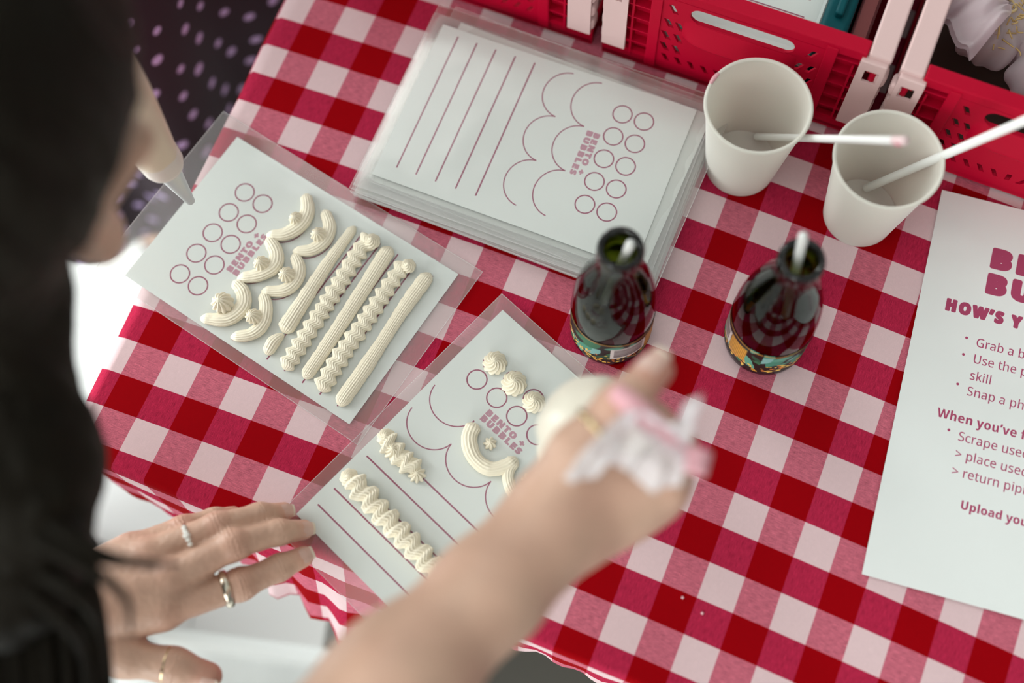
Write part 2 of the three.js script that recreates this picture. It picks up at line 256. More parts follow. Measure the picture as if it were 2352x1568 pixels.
function practiceSheet(label, origin, u, sleeve, wave, group, thick = 0.0003) {
  const t = thing('practice_sheet', label, 'sheet', origin, group); t.rotation.y = Math.atan2(-u.z, u.x);
  const [x0, x1, z0, z1] = sleeve, k = sheetNo++, bow = (a, b) => wave * (0.5 + 0.5 * N3(a * 3 + k, b * 3, 1.5));
  const pg = paperGeo(SW, SD, thick, 14, 10, (a, b) => bow(a, b) * 0.5); pg.translate(0, 0.0006, 0); part('paper', pg, M.print, t, false);
  const sl = merge([grid(40, 28, (a, b) => { const e = Math.min(a, b, 1 - a, 1 - b) * 12; return [lerp(x0, x1, a), 0.0004 + Math.min(1, e) * 0.0011 + wave * 0.55 * (0.5 + 0.5 * N3(a * 3.6 + k, b * 3.2, 1.5)) + 0.0006 * Math.max(0, N3(a * 9 + k * 3, b * 8, 4)) * Math.min(1, e * 2), lerp(z0, z1, b)]; }), grid(8, 6, (a, b) => [lerp(x1, x0, a), 0.0002, lerp(z0, z1, b)])]);
  const s = part('clear_sleeve', sl, M.sleeve, t, false), w = 0.0005;
  for (const [a, b, c, d] of [[x0, z0, x1 - x0, w], [x0, z1 - w, x1 - x0, w], [x0, z0, w, z1 - z0], [x1 - w, z0, w, z1 - z0]]) part('seam', box(c, 0.0003, d, a + c / 2, 0.0006, b + d / 2), M.seam, s, false);
  return t;
}
const dirU = (a, b) => b.clone().sub(a).setY(0).normalize();
const sheet1 = practiceSheet('practice sheet whose lines and scallops are all covered in piped cream', P(803, 975, 0.001), dirU(P(803, 975), P(283, 630)), [-0.014, 0.231, -0.009, 0.149], 0.0012);
const sheet2 = practiceSheet('half filled practice sheet held at the table edge by fingertips', P(681, 1181, 0.001), dirU(P(681, 1181), P(1157, 710)), [-0.017, 0.217, -0.0095, 0.147], 0.0014);
{
  const group = 'practice sheets stacked beside the crates', n = 14, hTop = 0.0185, O = P(1018, 57, hTop + 0.001), U = dirU(P(1018, 57, hTop), P(1600, 253, hTop)), Wv = V(-U.z, 0, U.x);
  const off = [[0.003, -0.002, -0.6], [-0.001, 0.001, 0.8], [0.005, 0.002, 0.2], [-0.003, 0.003, -0.9], [0.004, -0.002, 0.4], [0.001, 0.003, -0.3], [0.006, 0.004, 0.5], [0.002, 0.002, -0.4], [0.0, 0.004, 0.7], [0.004, 0.001, -0.2], [-0.002, 0.002, 0.3], [0.003, 0.004, 0.1], [0.012, -0.007, 1.9]];
  for (let k = 0; k < n; k++) {
    const last = k === n - 1, [a, b, d] = last ? [0, 0, 0] : off[k], p = O.clone().addScaledVector(U, a).addScaledVector(Wv, b); p.y = T + 0.001 + (hTop - 0.0005) * k / (n - 1);
    practiceSheet(last ? 'blank practice sheet lying uppermost on the stack beside the crates' : 'blank sleeved practice sheet lying inside the stack beside the crates', p, U.clone().applyAxisAngle(V(0, 1, 0), -d * Math.PI / 180), [-0.010, 0.221, last ? -0.016 : -0.012, 0.150], last ? 0.0012 : 0.0002, last ? undefined : group, last ? 0.0003 : 0.0008);
  }
}

// ---------------------------------------------------------------- instruction sheet
{
  const s = 5.6, [c, g] = canvas(Math.round(210 * s), Math.round(297 * s)); g.fillStyle = '#fff'; g.fillRect(0, 0, c.width, c.height); g.scale(s, s);
  const ink = '#b8446c'; heavy(g, 'BENTO +', 44, 51, 19.5, 122, ink); heavy(g, 'BUBBLES', 44, 71.5, 19.5, 122, ink); heavy(g, 'HOW\u2019S Y', 19, 92.5, 11.5, 56, ink);
  g.fillStyle = ink; const line = (t, x, y, size = 9.2, w = '') => { g.font = `${w} ${size}px sans-serif`; g.textBaseline = 'alphabetic'; g.fillText(t, x, y); };
  const dot = (x, y) => { g.beginPath(); g.arc(x, y - 2.6, 1, 0, 7); g.fill(); };
  dot(38, 113); line('Grab a bag', 45, 114.5); dot(38, 126); line('Use the practice', 45, 127.3); line('skill', 45, 140); dot(38, 149); line('Snap a photo', 45, 152.2);
  line('When you\u2019ve finished', 28, 173.5, 9.2, 'bold'); dot(38, 184); line('Scrape used', 45, 186.5); line('> place used', 45, 199.3); line('> return piping', 45, 212);
  line('Upload your image', 55, 234.5, 8.6, 'bold');
  const m = std(C(0.83, 0.86, 0.845), 0.8, { map: tex(c) });
  const a = P(2163, 437, 0.0015), b = P(1980, 1313, 0.0015), v = dirU(a, b), u = V(v.z, 0, -v.x);
  const geo = paperGeo(0.21, 0.297, 0.0003, 14, 20, (x, z) => 0.0012 * (0.5 + 0.5 * N3(x * 2, z * 2.5, 9)));
  const mesh = shadows(new THREE.Mesh(geo, m)); mesh.name = 'instruction_sheet'; mesh.position.copy(a).setY(T + 0.0016); mesh.rotation.y = Math.atan2(-u.z, u.x); tag(mesh, 'large white instruction page printed with pink text and bullet points', 'poster'); scene.add(mesh);
}

// ---------------------------------------------------------------- piped buttercream
M.cream = phy(C(0.90, 0.83, 0.66), 0.55, {});
const ridge = (ph, n) => 0.84 + 0.18 * Math.abs(Math.sin(ph * n / 2));
function strand(pts, r, o = {}) {                 // ridged rope pushed through a star tip along points that lie on the sheet; sections stay square to the main path
  const c = new THREE.CatmullRomCurve3(pts, false, 'centripetal'), L = c.getLength(), n = o.seg ?? Math.ceil(L / 0.0009), R = typeof r === 'function' ? r : () => r, lobes = Math.round((o.lobes ?? 12) * 1.5), rad = lobes * 4, amp = o.amp ?? 0, per = o.per ?? 0.008, tw = o.twist ?? 0, flat = o.flat ?? 0.78, id = rnd() * 90;
  return grid(rad, n + 2, (u, v) => {
    const k = Math.round(v * (n + 2)) - 1, t = clamp(k / n, 0, 1), p = c.getPointAt(t), tg = c.getTangentAt(t).setY(0).normalize(), sd = V(-tg.z, 0, tg.x), s = t * L;
    const end = Math.min(1, Math.sqrt(clamp(Math.min(s + 0.0002, (L - s) * 0.8 + 0.0002) / 0.004, 0, 1))), cap = k < 0 || k > n ? 0.02 : 1;
    const phs = s / per * 2 * Math.PI + 1.6 * N3(s * 55, id, 3), swing = amp * (0.75 * Math.sin(phs) + 0.35 * Math.asin(Math.sin(phs)) / 1.5 + 0.25 * N3(s * 210, id, 6)) * Math.min(1, s / 0.006), lump = 1 + (o.lump ?? 0.06) * N3(s * 160, id, 0) + (o.puff ?? 0) * Math.cos(s / per * 4 * Math.PI), rr = R(t) * end * cap * lump, ph = u * 2 * Math.PI, q = ridge(ph + tw * s, lobes) + 0.07 * N3(Math.cos(ph) * 3, Math.sin(ph) * 3, s * 420 + id);
    const off = rr * Math.cos(ph) * q + swing, y = Math.max(0.0001, rr * flat * (0.62 + Math.sin(ph) * q)) ;
    return [p.x + sd.x * off, p.y + y, p.z + sd.z * off];
  }, true);
}
function rosette(c, R, H, o = {}) {               // star dollop, twisted and drawn up to a point
  const lobes = o.lobes ?? 9, tw = o.twist ?? 2.2, lx = o.lean?.[0] ?? 0, lz = o.lean?.[1] ?? 0, ph0 = rnd() * 6;
  return grid(lobes * 8, 22, (u, v) => {
    const th = -u * 2 * Math.PI, pr = v < 0.12 ? lerp(0.9, 1, v / 0.12) : Math.pow(1 - (v - 0.12) / 0.88, o.soft ? 0.48 : 0.62), y = v < 0.12 ? v * 2.4 * H * 0.6 : H * lerp(0.173, 1, Math.pow((v - 0.12) / 0.88, 0.85)), r = R * pr * ((o.soft ? 0.84 : 0.70) + (o.soft ? 0.2 : 0.38) * Math.abs(Math.sin((th + ph0 + tw * v) * lobes / 2))) * (1 + 0.05 * N3(Math.cos(th) * 2, v * 4, ph0));
    const cut = 0.80 + 0.24 * Math.abs(Math.sin((th + ph0 + tw * v) * lobes / 2)); return [c.x + Math.cos(th) * r + lx * v, c.y + y * lerp(1, cut, Math.sin(Math.PI * Math.min(1, v * 1.02))), c.z + Math.sin(th) * r + lz * v];
  }, true);
}
const SH = 0.0028;                                // cream lies on the sleeve
const px = (list, h = SH) => list.map(([x, y]) => P(x, y, h));
function creamThing(name, label, group, geos, at) { return solo(name, label, 'icing', group, merge(geos.map((g) => g)), M.cream, at); }
const mm = (k) => k / 1000;
// first sheet: two scalloped garlands and five borders
const scallops1 = [[[703, 445], [707, 490], [690, 520], [655, 540], [612, 541]], [[615, 545], [636, 585], [632, 612], [600, 632], [545, 641]], [[537, 645], [560, 675], [560, 705], [528, 733], [460, 732]]];
const scallops2 = [[[745, 482], [758, 525], [748, 552], [718, 575], [672, 578]], [[675, 582], [688, 618], [680, 648], [655, 668], [600, 670]], [[603, 672], [612, 705], [605, 745], [580, 768], [530, 775]]];
const garland = (list, wd) => list.map((l) => strand(px(l), (t) => wd * (0.50 + 0.46 * Math.pow(Math.sin(Math.PI * clamp(t * 0.86 + 0.09, 0, 1)), 0.8)), { lobes: 10, flat: 0.62 }));
creamThing('piped_garland', 'scalloped cream garland nearest the pink logo on the filled sheet', 'piping on the filled sheet', garland(scallops1, mm(6.0)), P(610, 560, SH));
creamThing('piped_garland', 'scalloped cream garland between the logo garland and the straight borders', 'piping on the filled sheet', garland(scallops2, mm(5.5)), P(680, 620, SH));
for (const [x, y, r, lab] of [[681, 503, 5.2, 'cream dollop on the outermost swag of the logo garland'], [602, 606, 5.8, 'cream dollop on the middle swag of the logo garland'], [513, 697, 8.0, 'large cream dollop on the last swag of the logo garland'], [733, 540, 5.8, 'cream dollop on the outermost swag of the inner garland'], [660, 632, 6.0, 'cream dollop on the middle swag of the inner garland'], [584, 728, 6.0, 'cream dollop on the last swag of the inner garland']])
  creamThing('cream_dollop', lab, 'dollops on the garlands', [rosette(P(x, y, SH + 0.0035), mm(r * 1.05), mm(r * 1.15), { lobes: 11, twist: 0.35, lean: [-0.0012, 0.001], soft: 1 })], P(x, y, SH));
creamThing('piped_border', 'straight ridged cream border with a broken off end beside the inner garland', 'borders on the filled sheet', [strand(px([[652, 765], [700, 690], [755, 605], [816, 520]]), (t) => mm(lerp(6.6, 3.6, t)), { lobes: 12, flat: 0.6 }), strand(px([[613, 815], [632, 785], [652, 768]]), (t) => mm(lerp(5.2, 3.9, t)), { lobes: 9, lump: 0.2, flat: 0.7 })], P(720, 670, SH));
creamThing('piped_border', 'zigzag cream border lying second from the garlands', 'borders on the filled sheet', [strand(px([[655, 850], [690, 795], [770, 670], [838, 565], [862, 545]]), (t) => mm(6.0 + (t > 0.93 ? 1.0 : 0)), { lobes: 12, amp: mm(1.35), per: 0.0078, flat: 0.6, lump: 0.1 }), rosette(P(855, 556, SH + 0.003), mm(6.2), mm(7), { lobes: 7, twist: 3 })], P(760, 690, SH));
creamThing('piped_border', 'straight ridged cream border lying in the middle of the five', 'borders on the filled sheet', [strand(px([[700, 870], [745, 805], [830, 675], [898, 568]]), (t) => mm(lerp(5.0, 5.9, t)), { lobes: 13, flat: 0.58 })], P(800, 720, SH));
creamThing('piped_border', 'zigzag cream border lying fourth from the garlands', 'borders on the filled sheet', [strand(px([[738, 900], [765, 850], [850, 725], [930, 610], [940, 605]]), (t) => mm(lerp(6.6, 5.7, t)), { lobes: 12, amp: mm(1.35), per: 0.008, flat: 0.6, lump: 0.1 }), rosette(P(938, 612, SH + 0.003), mm(5.6), mm(6), { lobes: 7, twist: 3 })], P(850, 740, SH));
creamThing('piped_border', 'straight ridged cream border lying closest to the bare paper end', 'borders on the filled sheet', [strand(px([[779, 932], [830, 860], [870, 800], [925, 715], [988, 628]]), (t) => mm(5.3 + 0.5 * Math.sin(t * 9)), { lobes: 13, flat: 0.58 })], P(880, 790, SH));
// second sheet
for (const [x, y, r, lab] of [[1139, 837, 7.6, 'swirled cream star on the corner circle of the half filled sheet'], [1183, 884, 8.0, 'swirled cream star on the second circle, between two other stars'], [1228, 927, 7.0, 'swirled cream star on the third circle, beside the piping bag']])
  creamThing('cream_star', lab, 'swirled stars on the circles', [rosette(P(x - 2, y - 2, SH), mm(r * 1.15), mm(r * 1.1), { lobes: 10, twist: 1.8 })], P(x, y, SH));
creamThing('cream_star', 'tiny cream star inside the scallop under the pink logo', 'swirled stars on the circles', [rosette(P(1126, 1019, SH), mm(4.7), mm(4.6), { lobes: 7, twist: 0.5 })], P(1126, 1019, SH));
creamThing('cream_star', 'small cream star half hidden behind the wrist', 'swirled stars on the circles', [rosette(P(1214, 1103, SH), mm(5.2), mm(5), { lobes: 7, twist: 0.5 })], P(1214, 1103, SH));
creamThing('piped_swag', 'curved ridged cream swag following the printed scallop under the logo', 'piping on the half filled sheet', [strand(px([[1092, 972], [1078, 1010], [1092, 1055], [1125, 1078], [1165, 1070], [1188, 1052]]), (t) => mm(6.0 - 1.2 * t), { lobes: 9, flat: 0.72 }), strand(px([[1188, 1055], [1168, 1085], [1172, 1120], [1195, 1155]]), (t) => mm(4.2), { lobes: 9, flat: 0.72 })], P(1120, 1040, SH));
creamThing('piped_shell_border', 'long looping cream shell border laid along a printed line', 'piping on the half filled sheet', [rosette(P(803, 1098, SH + 0.001), mm(6.6), mm(7), { lobes: 8, twist: 2.5 }), strand(px([[805, 1098], [850, 1148], [900, 1205], [955, 1262], [1005, 1315], [1040, 1345]]), (t) => mm(7.3), { lobes: 11, amp: mm(2.1), per: 0.0112, flat: 0.85, lump: 0.14, puff: 0.08 })], P(900, 1205, SH));
creamThing('piped_shell_cluster', 'short lumpy cream cluster piped over the start of a printed line', 'piping on the half filled sheet', [rosette(P(888, 1006, SH), mm(6.6), mm(8), { lobes: 9, twist: 2 }), rosette(P(905, 1037, SH), mm(7), mm(10), { lobes: 9, twist: 1 }), rosette(P(928, 1055, SH), mm(6.6), mm(8), { lobes: 8, twist: 3 }), rosette(P(945, 1068, SH), mm(6), mm(7), { lobes: 8, twist: 2 }), rosette(P(958, 1090, SH), mm(6.2), mm(6), { lobes: 9, twist: 0.4 }), strand(px([[880, 1000], [915, 1045], [958, 1088]]), mm(6), { lobes: 9, amp: mm(2.5), per: 0.009, flat: 0.8, lump: 0.2 })], P(915, 1045, SH));

// ---------------------------------------------------------------- paper cups with stirrers
M.cup = phy(C(0.93, 0.915, 0.85), 0.85, { transmission: 0.45, thickness: 0, side: THREE.DoubleSide });
M.stick = std(C(0.86, 0.86, 0.84), 0.5); M.berry = std(C(0.62, 0.2, 0.27), 0.5);
function cup(label, base, turn) {
  const t = thing('paper_cup', label, 'cup', base, 'white paper cups'), H = 0.091, r0 = 0.0262, r1 = 0.0362, w = 0.0006, at = (y) => lerp(r0, r1, y / H);
  const wall = lathe([[at(0), 0], [at(0.03), 0.03], [at(0.06), 0.06], [at(H), H], [at(H) - w, H], [at(0.05) - w, 0.05], [at(0.007) - w, 0.007], [at(0) - w, 0], [at(0), 0]], 96); part('cup_wall', wall, M.cup, t, false);
  const rim = new THREE.TorusGeometry(r1 + 0.0002, 0.0014, 12, 96); rim.rotateX(Math.PI / 2); rim.translate(0, H, 0); part('rolled_rim', rim, M.cup, t, false);
  part('cup_bottom', lathe([[0, 0.006], [at(0.006) - w - 0.0010, 0.006], [at(0.006) - w - 0.0005, 0.0064]], 96), M.cup, t, false);
  t.rotation.y = turn; return t;
}
const cup1 = cup('white paper cup standing against the red crates, pink smudge on its rim', P(1700, 378), 0.3), cup2 = cup('white paper cup standing beside the corner of the instruction page', P(1972, 492), 1.4);
{ // a berry coloured smudge on the first rim
  const c = cup1.position, pts = []; for (let i = 0; i <= 8; i++) { const a = 3.25 + i * 0.035; pts.push(V(Math.cos(a) * 0.0366, 0.0915, Math.sin(a) * 0.0366)); }
  const m = part('rim_stain', tube(pts, (t) => 0.0012 + 0.0005 * Math.sin(t * 3), 12, 8), std(C(0.75, 0.38, 0.42), 0.6), cup1, false); m.rotation.y = -0.3; void c;
}
{
  const a = P(1738, 314, 0.0105), m = P(1885, 318, 0.0945), d = m.clone().sub(a), e = a.clone().addScaledVector(d, 2.05);
  const t = thing('paper_straw', 'white paper straw with a berry stained tip leaning in the cup by the crates', 'straw', a, 'straws in the cups');
  part('shaft', tube([a, m, e], 0.0027, 20, 14), M.stick, t); const n = d.clone().normalize();
  part('stained_tip', tube([e.clone().addScaledVector(n, -0.012), e.clone().addScaledVector(n, -0.006), e.clone().addScaledVector(n, 0.0012)], (t) => 0.00278, 8, 14), std(C(0.80, 0.60, 0.61), 0.6), t);
  part('berry_drop', tube([e.clone().addScaledVector(n, -0.008).add(V(0, 0, 0.0024)), e.clone().addScaledVector(n, -0.003).add(V(0, 0, 0.0026))], 0.0014, 4, 8), M.berry, t);
}
{
  const a = P(1990, 432, 0.0105), m = P(2178, 352, 0.0945), d = m.clone().sub(a), e = a.clone().addScaledVector(d, 2.4);
  const t = thing('paper_straw', 'plain white paper straw leaning far out of the cup by the page', 'straw', a, 'straws in the cups');
  part('shaft', tube([a, m, e], 0.0031, 24, 14), M.stick, t);
  part('tip_ring', tube([e.clone().addScaledVector(d, -0.03), e.clone().addScaledVector(d, 0.002)], 0.0032, 3, 14), M.stick, t);
}

// ---------------------------------------------------------------- green glass bottles
M.glass = phy(C(1, 1, 1), 0.03, { transmission: 1, thickness: 0.004, ior: 1.5, attenuationColor: C(0.16, 0.19, 0.02), attenuationDistance: 0.003 });
function labelPrint(k) {
  const W = 1024, H = 256, [c, g] = canvas(W, H); seed = 90 + k; g.fillStyle = '#171110'; g.fillRect(0, 0, W, H);
  const leaf = (x, y, L, a, col) => { g.save(); g.translate(x, y); g.rotate(a); g.fillStyle = col; g.beginPath(); g.moveTo(0, 0); g.quadraticCurveTo(L * 0.5, -L * 0.42, L, 0); g.quadraticCurveTo(L * 0.5, L * 0.42, 0, 0); g.fill(); g.restore(); };
  for (let i = 0; i < 46; i++) leaf(rnd() * W, 20 + rnd() * 190, 60 + rnd() * 90, rnd() * 6.3, ['#2f6b4c', '#3f8a74', '#7fb3ae', '#1f4f3c', '#5aa08a'][i % 5]);
  g.fillStyle = '#171110'; g.fillRect(W * 0.30, 20, W * 0.2, 190);
  g.strokeStyle = '#d99a3a'; g.lineWidth = 7; for (const y of [14]) { g.beginPath(); g.moveTo(0, y); for (let x = 0; x <= W; x += 20) g.lineTo(x, y + 5 * Math.sin(x / 30)); g.stroke(); }
  for (let i = 0; i < 210; i++) { g.fillStyle = ['#e0a03c', '#d97f36', '#e8c25a'][i % 3]; g.beginPath(); const x = rnd() * W; g.ellipse(x, 150 + rnd() * 95 - 10 * Math.sin(x / 60), 5 + rnd() * 7, 4 + rnd() * 4, rnd() * 3, 0, 7); g.fill(); }
  g.strokeStyle = '#59b39a'; g.lineWidth = 3; for (let i = 0; i < 12; i++) { g.beginPath(); g.arc(rnd() * W, 90 + rnd() * 90, 30 + rnd() * 40, rnd() * 3, rnd() * 3 + 2); g.stroke(); }
  const bx = W * 0.70; g.fillStyle = '#e6dcd8'; g.fillRect(bx, 60, 150, 130); g.fillStyle = '#3a3034'; for (let i = 0; i < 26; i++) { const y = 72 + i * 4.1; g.fillRect(bx + 14, y, 122, 1 + rnd() * 2.4); }
  g.fillStyle = '#dca03a'; g.fillRect(bx + 152, 50, 90, 150); g.strokeStyle = '#a8722a'; g.lineWidth = 3; for (let i = 0; i < 12; i++) { g.beginPath(); g.moveTo(bx + 152 + i * 8, 50); g.lineTo(bx + 160 + i * 7, 200); g.stroke(); }
  const t = tex(c); t.wrapS = THREE.RepeatWrapping; return t;
}
function bottle(label, base, turn, k) {
  const t = thing('glass_bottle', label, 'bottle', base, 'dark green bottles');
  const outer = smooth([[0.0262, 0.0003], [0.0288, 0.003], [0.0292, 0.010], [0.0292, 0.035], [0.0292, 0.058], [0.0287, 0.075], [0.0266, 0.095], [0.0226, 0.114], [0.018, 0.130], [0.0146, 0.143], [0.0132, 0.152], [0.0131, 0.158]], 70);
  const lip = [[0.0147, 0.1585], [0.0152, 0.162], [0.0150, 0.1715], [0.0143, 0.1745], [0.0128, 0.1755], [0.0108, 0.1745], [0.0100, 0.172]];
  const inner = smooth([[0.0098, 0.168], [0.0100, 0.150], [0.0118, 0.140], [0.0155, 0.126], [0.0200, 0.110], [0.0238, 0.093], [0.0259, 0.075], [0.0265, 0.055], [0.0265, 0.012], [0.0235, 0.006], [0.012, 0.0085], [0, 0.0105]], 60);
  part('glass_body', lathe([[0, 0.003], [0.018, 0.0025], [0.0245, 0.0002], ...outer, ...lip, ...inner], 96), M.glass, t, false);
  part('drink', lathe([[0, 0.0106], [0.012, 0.0088], [0.0232, 0.0064], [0.0262, 0.0122], [0.0262, 0.055], [0.0255, 0.076], [0, 0.076]], 64), phy(C(0.020, 0.011, 0.006), 0.08), t, false);
  const lb = lathe([[0.02955, 0.010], [0.02955, 0.055]], 96); part('paper_label', lb, std(C(0.95, 0.95, 0.95), 0.5, { map: labelPrint(k), side: THREE.DoubleSide }), t, false);
  t.rotation.y = turn; t.scale.set(1, 0.87, 1); return t;
}
const b1 = bottle('green glass bottle standing between the stacked sheets and the half filled sheet', P(1402, 753), 2.2, 1), b2 = bottle('green glass bottle standing alone on bare gingham behind the right hand', P(1754, 776), 0.1, 2);
for (const [b, top, dir, lab] of [[b1, b1.position.clone().add(V(0.0055, 0.160, -0.0015)), [-0.012, 0.008], 'white paper straw sunk in the mouth of the bottle by the stacked sheets'], [b2, b2.position.clone().add(V(-0.0050, 0.174, -0.0045)), [0.012, 0.006], 'white paper straw standing proud of the bottle on bare gingham']]) {
  const lowp = V(b.position.x + dir[0], T + 0.012, b.position.z + dir[1]);
  solo('bottle_straw', lab, 'straw', 'straws in the bottles', tube([lowp, lowp.clone().lerp(top, 0.5), top], 0.0031, 16, 14), M.stick, lowp);
}

// ---------------------------------------------------------------- folding crates
M.red = phy(C(0.44, 0.0, 0.022), 0.55, { specularIntensity: 0.25 }); M.pink = phy(C(0.70, 0.49, 0.48), 0.55, { specularIntensity: 0.5 });
function slot(cx, cy, w, h, skew) { const s = new THREE.Path(); s.moveTo(cx - w / 2 - skew, cy + h / 2); s.lineTo(cx + w / 2 - skew, cy + h / 2); s.lineTo(cx + w / 2 + skew, cy - h / 2); s.lineTo(cx - w / 2 + skew, cy - h / 2); s.closePath(); return s; }
const CW = 0.208, CD = 0.272, CH = 0.111;
function crateParts(t) {
  const add = (n, g, m, p = t) => part(n, g, m, p, false);
  add('crate_base', merge([box(CW - 0.004, 0.004, CD - 0.004, CW / 2, 0.006, -CD / 2), box(CW - 0.002, 0.016, 0.004, CW / 2, 0.010, -0.004), box(CW - 0.002, 0.016, 0.004, CW / 2, 0.010, -CD + 0.004), box(0.004, 0.016, CD - 0.006, 0.004, 0.010, -CD / 2), box(0.004, 0.016, CD - 0.006, CW - 0.004, 0.010, -CD / 2), ...[[0.02, -0.02], [CW - 0.02, -0.02], [0.02, -CD + 0.02], [CW - 0.02, -CD + 0.02]].map(([x, z]) => box(0.03, 0.006, 0.03, x, 0.003, z))]), M.red);
  for (const side of [0, 1]) {
    const grp = new THREE.Group(); grp.name = 'end_panel'; t.add(grp); if (side) { grp.position.set(CW, 0, -CD); grp.rotation.y = Math.PI; }
    const sh = shapeOf(rect(0.044, 0.012, CW - 0.044, CH - 0.010)), hx0 = 0.0655, hx1 = CW - 0.0655;
    sh.holes.push(rect(hx0, 0.0815, hx1, 0.0975, 0.0074));
    for (const s of [0, 1]) { const X = (x) => s ? CW - x : x, k = s ? -1 : 1; for (const [x, y] of [[0.0530, 0.089], [0.0508, 0.0705], [0.0595, 0.0695], [0.0500, 0.054], [0.0595, 0.054], [0.0500, 0.039], [0.0595, 0.039]]) sh.holes.push(slot(X(x), y, 0.0042, 0.0095, 0.0022 * k)); }
    for (let i = 0; i < 11; i++) sh.holes.push(slot(0.052 + i * 0.0104, 0.0245, 0.0036, 0.0085, i < 5 ? 0.0022 : i > 5 ? -0.0022 : 0));
    const pg = extrude(sh, 0.0022); pg.translate(0, 0, -0.0035); add('lattice_panel', pg, M.red, grp);
    add('top_bar', box(CW - 0.034, 0.010, 0.012, CW / 2, CH - 0.005, -0.007, 0.0012), M.red, grp);
    const lip = box(hx1 - hx0 - 0.010, 0.0014, 0.003, CW / 2, 0.0808, -0.0022); add('handle_lip', lip, M.red, grp);
    const scoop = grid(24, 16, (u, v) => [lerp(hx0 - 0.004, hx1 + 0.004, u), lerp(0.0813, 0.0560, v), -0.0014 + (v < 0.72 ? 0.0085 * v / 0.72 : 0.0085 * (1 - (v - 0.72) / 0.28)) * (1 - Math.pow(Math.abs(2 * u - 1), 6))]); add('handle_scoop', scoop, M.redSide, grp);
    for (const s of [0, 1]) {
      const X = (x) => s ? CW - x : x;
      add('upright_bar', box(0.0085, CH - 0.012, 0.010, X(0.0405), (CH + 0.004) / 2, -0.005, 0.0008), M.red, grp);
      add('web', box(0.022, CH - 0.022, 0.0016, X(0.027), CH / 2, -0.0085), M.red, grp);
      for (let i = 0; i < 6; i++) add('rib', box(0.020, 0.0014, 0.008, X(0.027), 0.016 + i * 0.0160, -0.005), M.red, grp);
      add('rib', box(0.0016, CH - 0.03, 0.0085, X(0.0235), CH / 2 - 0.003, -0.005), M.red, grp);
    }
  }
  for (const s of [0, 1]) {
    const grp = new THREE.Group(); grp.name = 'side_wall'; t.add(grp); const X = (x) => s ? CW - x : x;
    const sh = shapeOf(rect(0.02, 0.020, CD - 0.02, CH - 0.012)); for (let r = 0; r < 5; r++) for (let i = 0; i < 22; i++) { const x = 0.029 + i * 0.0101 + (r % 2) * 0.005; if (x < CD - 0.028) sh.holes.push(slot(x, 0.030 + r * 0.0135, 0.0036, 0.0078, 0.0012)); }
    const g = extrude(sh, 0.0018); g.rotateY(Math.PI / 2); g.translate(X(0.006) - (s ? 0 : 0.0018), 0, 0); add('lattice_wall', g, M.pink, grp);
    add('top_rail', box(0.0165, 0.006, CD - 0.004, X(0.0084), CH - 0.003, -CD / 2, 0.0018), M.pink, grp);
    add('rail_skirt', box(0.0018, 0.011, CD - 0.01, X(0.0014), CH - 0.010, -CD / 2), M.pink, grp);
    for (const e of [0, 1]) {                     // stepped pink corner posts with the red hinge pin in a notch
      const Z = (z) => e ? -CD - z : z, post = [];
      const ps = shapeOf(rect(0, 0.0215, 0.0185, 0.104, 0.0006)); ps.holes.push(rect(0.0035, 0.0825, 0.0135, 0.0965));
      const pgeo = extrude(ps, 0.0020); if (s) { pgeo.scale(-1, 1, 1); const ix = pgeo.index; void ix; const a = pgeo.attributes.position.array; for (let i = 0; i < a.length; i += 9) for (let k = 0; k < 3; k++) { const q = a[i + 3 + k]; a[i + 3 + k] = a[i + 6 + k]; a[i + 6 + k] = q; } pgeo.computeVertexNormals(); }
      pgeo.translate(X(0.0015), 0, Z(e ? -0.002 : 0.0)); post.push(pgeo);
      for (let i = 0; i < 4; i++) post.push(box(0.010, 0.0145, 0.0125, X(0.0046 - (i > 2 ? 0.0012 : 0)), 0.0305 + i * 0.0178, Z(-0.0062), 0.0035));
      post.push(box(0.0185, 0.0095, 0.0145, X(0.0107), 0.1020, Z(-0.005), 0.001));
      add('corner_post', merge(post), M.pink, grp);
      const pin = add('hinge_pin', merge([tube([V(X(0.0085), 0.0945, Z(-0.003)), V(X(0.0085), 0.0832, Z(-0.0015))], 0.0026, 3, 10), box(0.006, 0.003, 0.004, X(0.0105), 0.0905, Z(-0.004))]), M.red, grp); void pin;
    }
  }
}
M.redSide = M.red.clone(); M.redSide.side = THREE.DoubleSide;
const crateLabels = ['red and pink folding crate standing behind the stacked practice sheets', 'red and pink folding crate filled with practice sheets and a teal folder', 'red and pink folding crate filled with sheer gift bags'];
const crate0 = thing('folding_crate', crateLabels[0], 'crate', V(0.0155, T + 0.0012, -0.372), 'folding crates'); crateParts(crate0);
const crateAt = [[0.0155, -0.372, 0.0], [0.231, -0.3695, 0.0], [0.4455, -0.3665, -0.015]];
crate0.position.set(crateAt[0][0], T + 0.0012, crateAt[0][1]);
const crates = [crate0];
for (const k of [1, 2]) { const c = crate0.clone(); c.name = numbered('folding_crate'); c.position.set(crateAt[k][0], T + 0.0012, crateAt[k][1]); c.rotation.y = crateAt[k][2]; c.userData = { ...crate0.userData, label: crateLabels[k] }; scene.add(c); crates.push(c); }
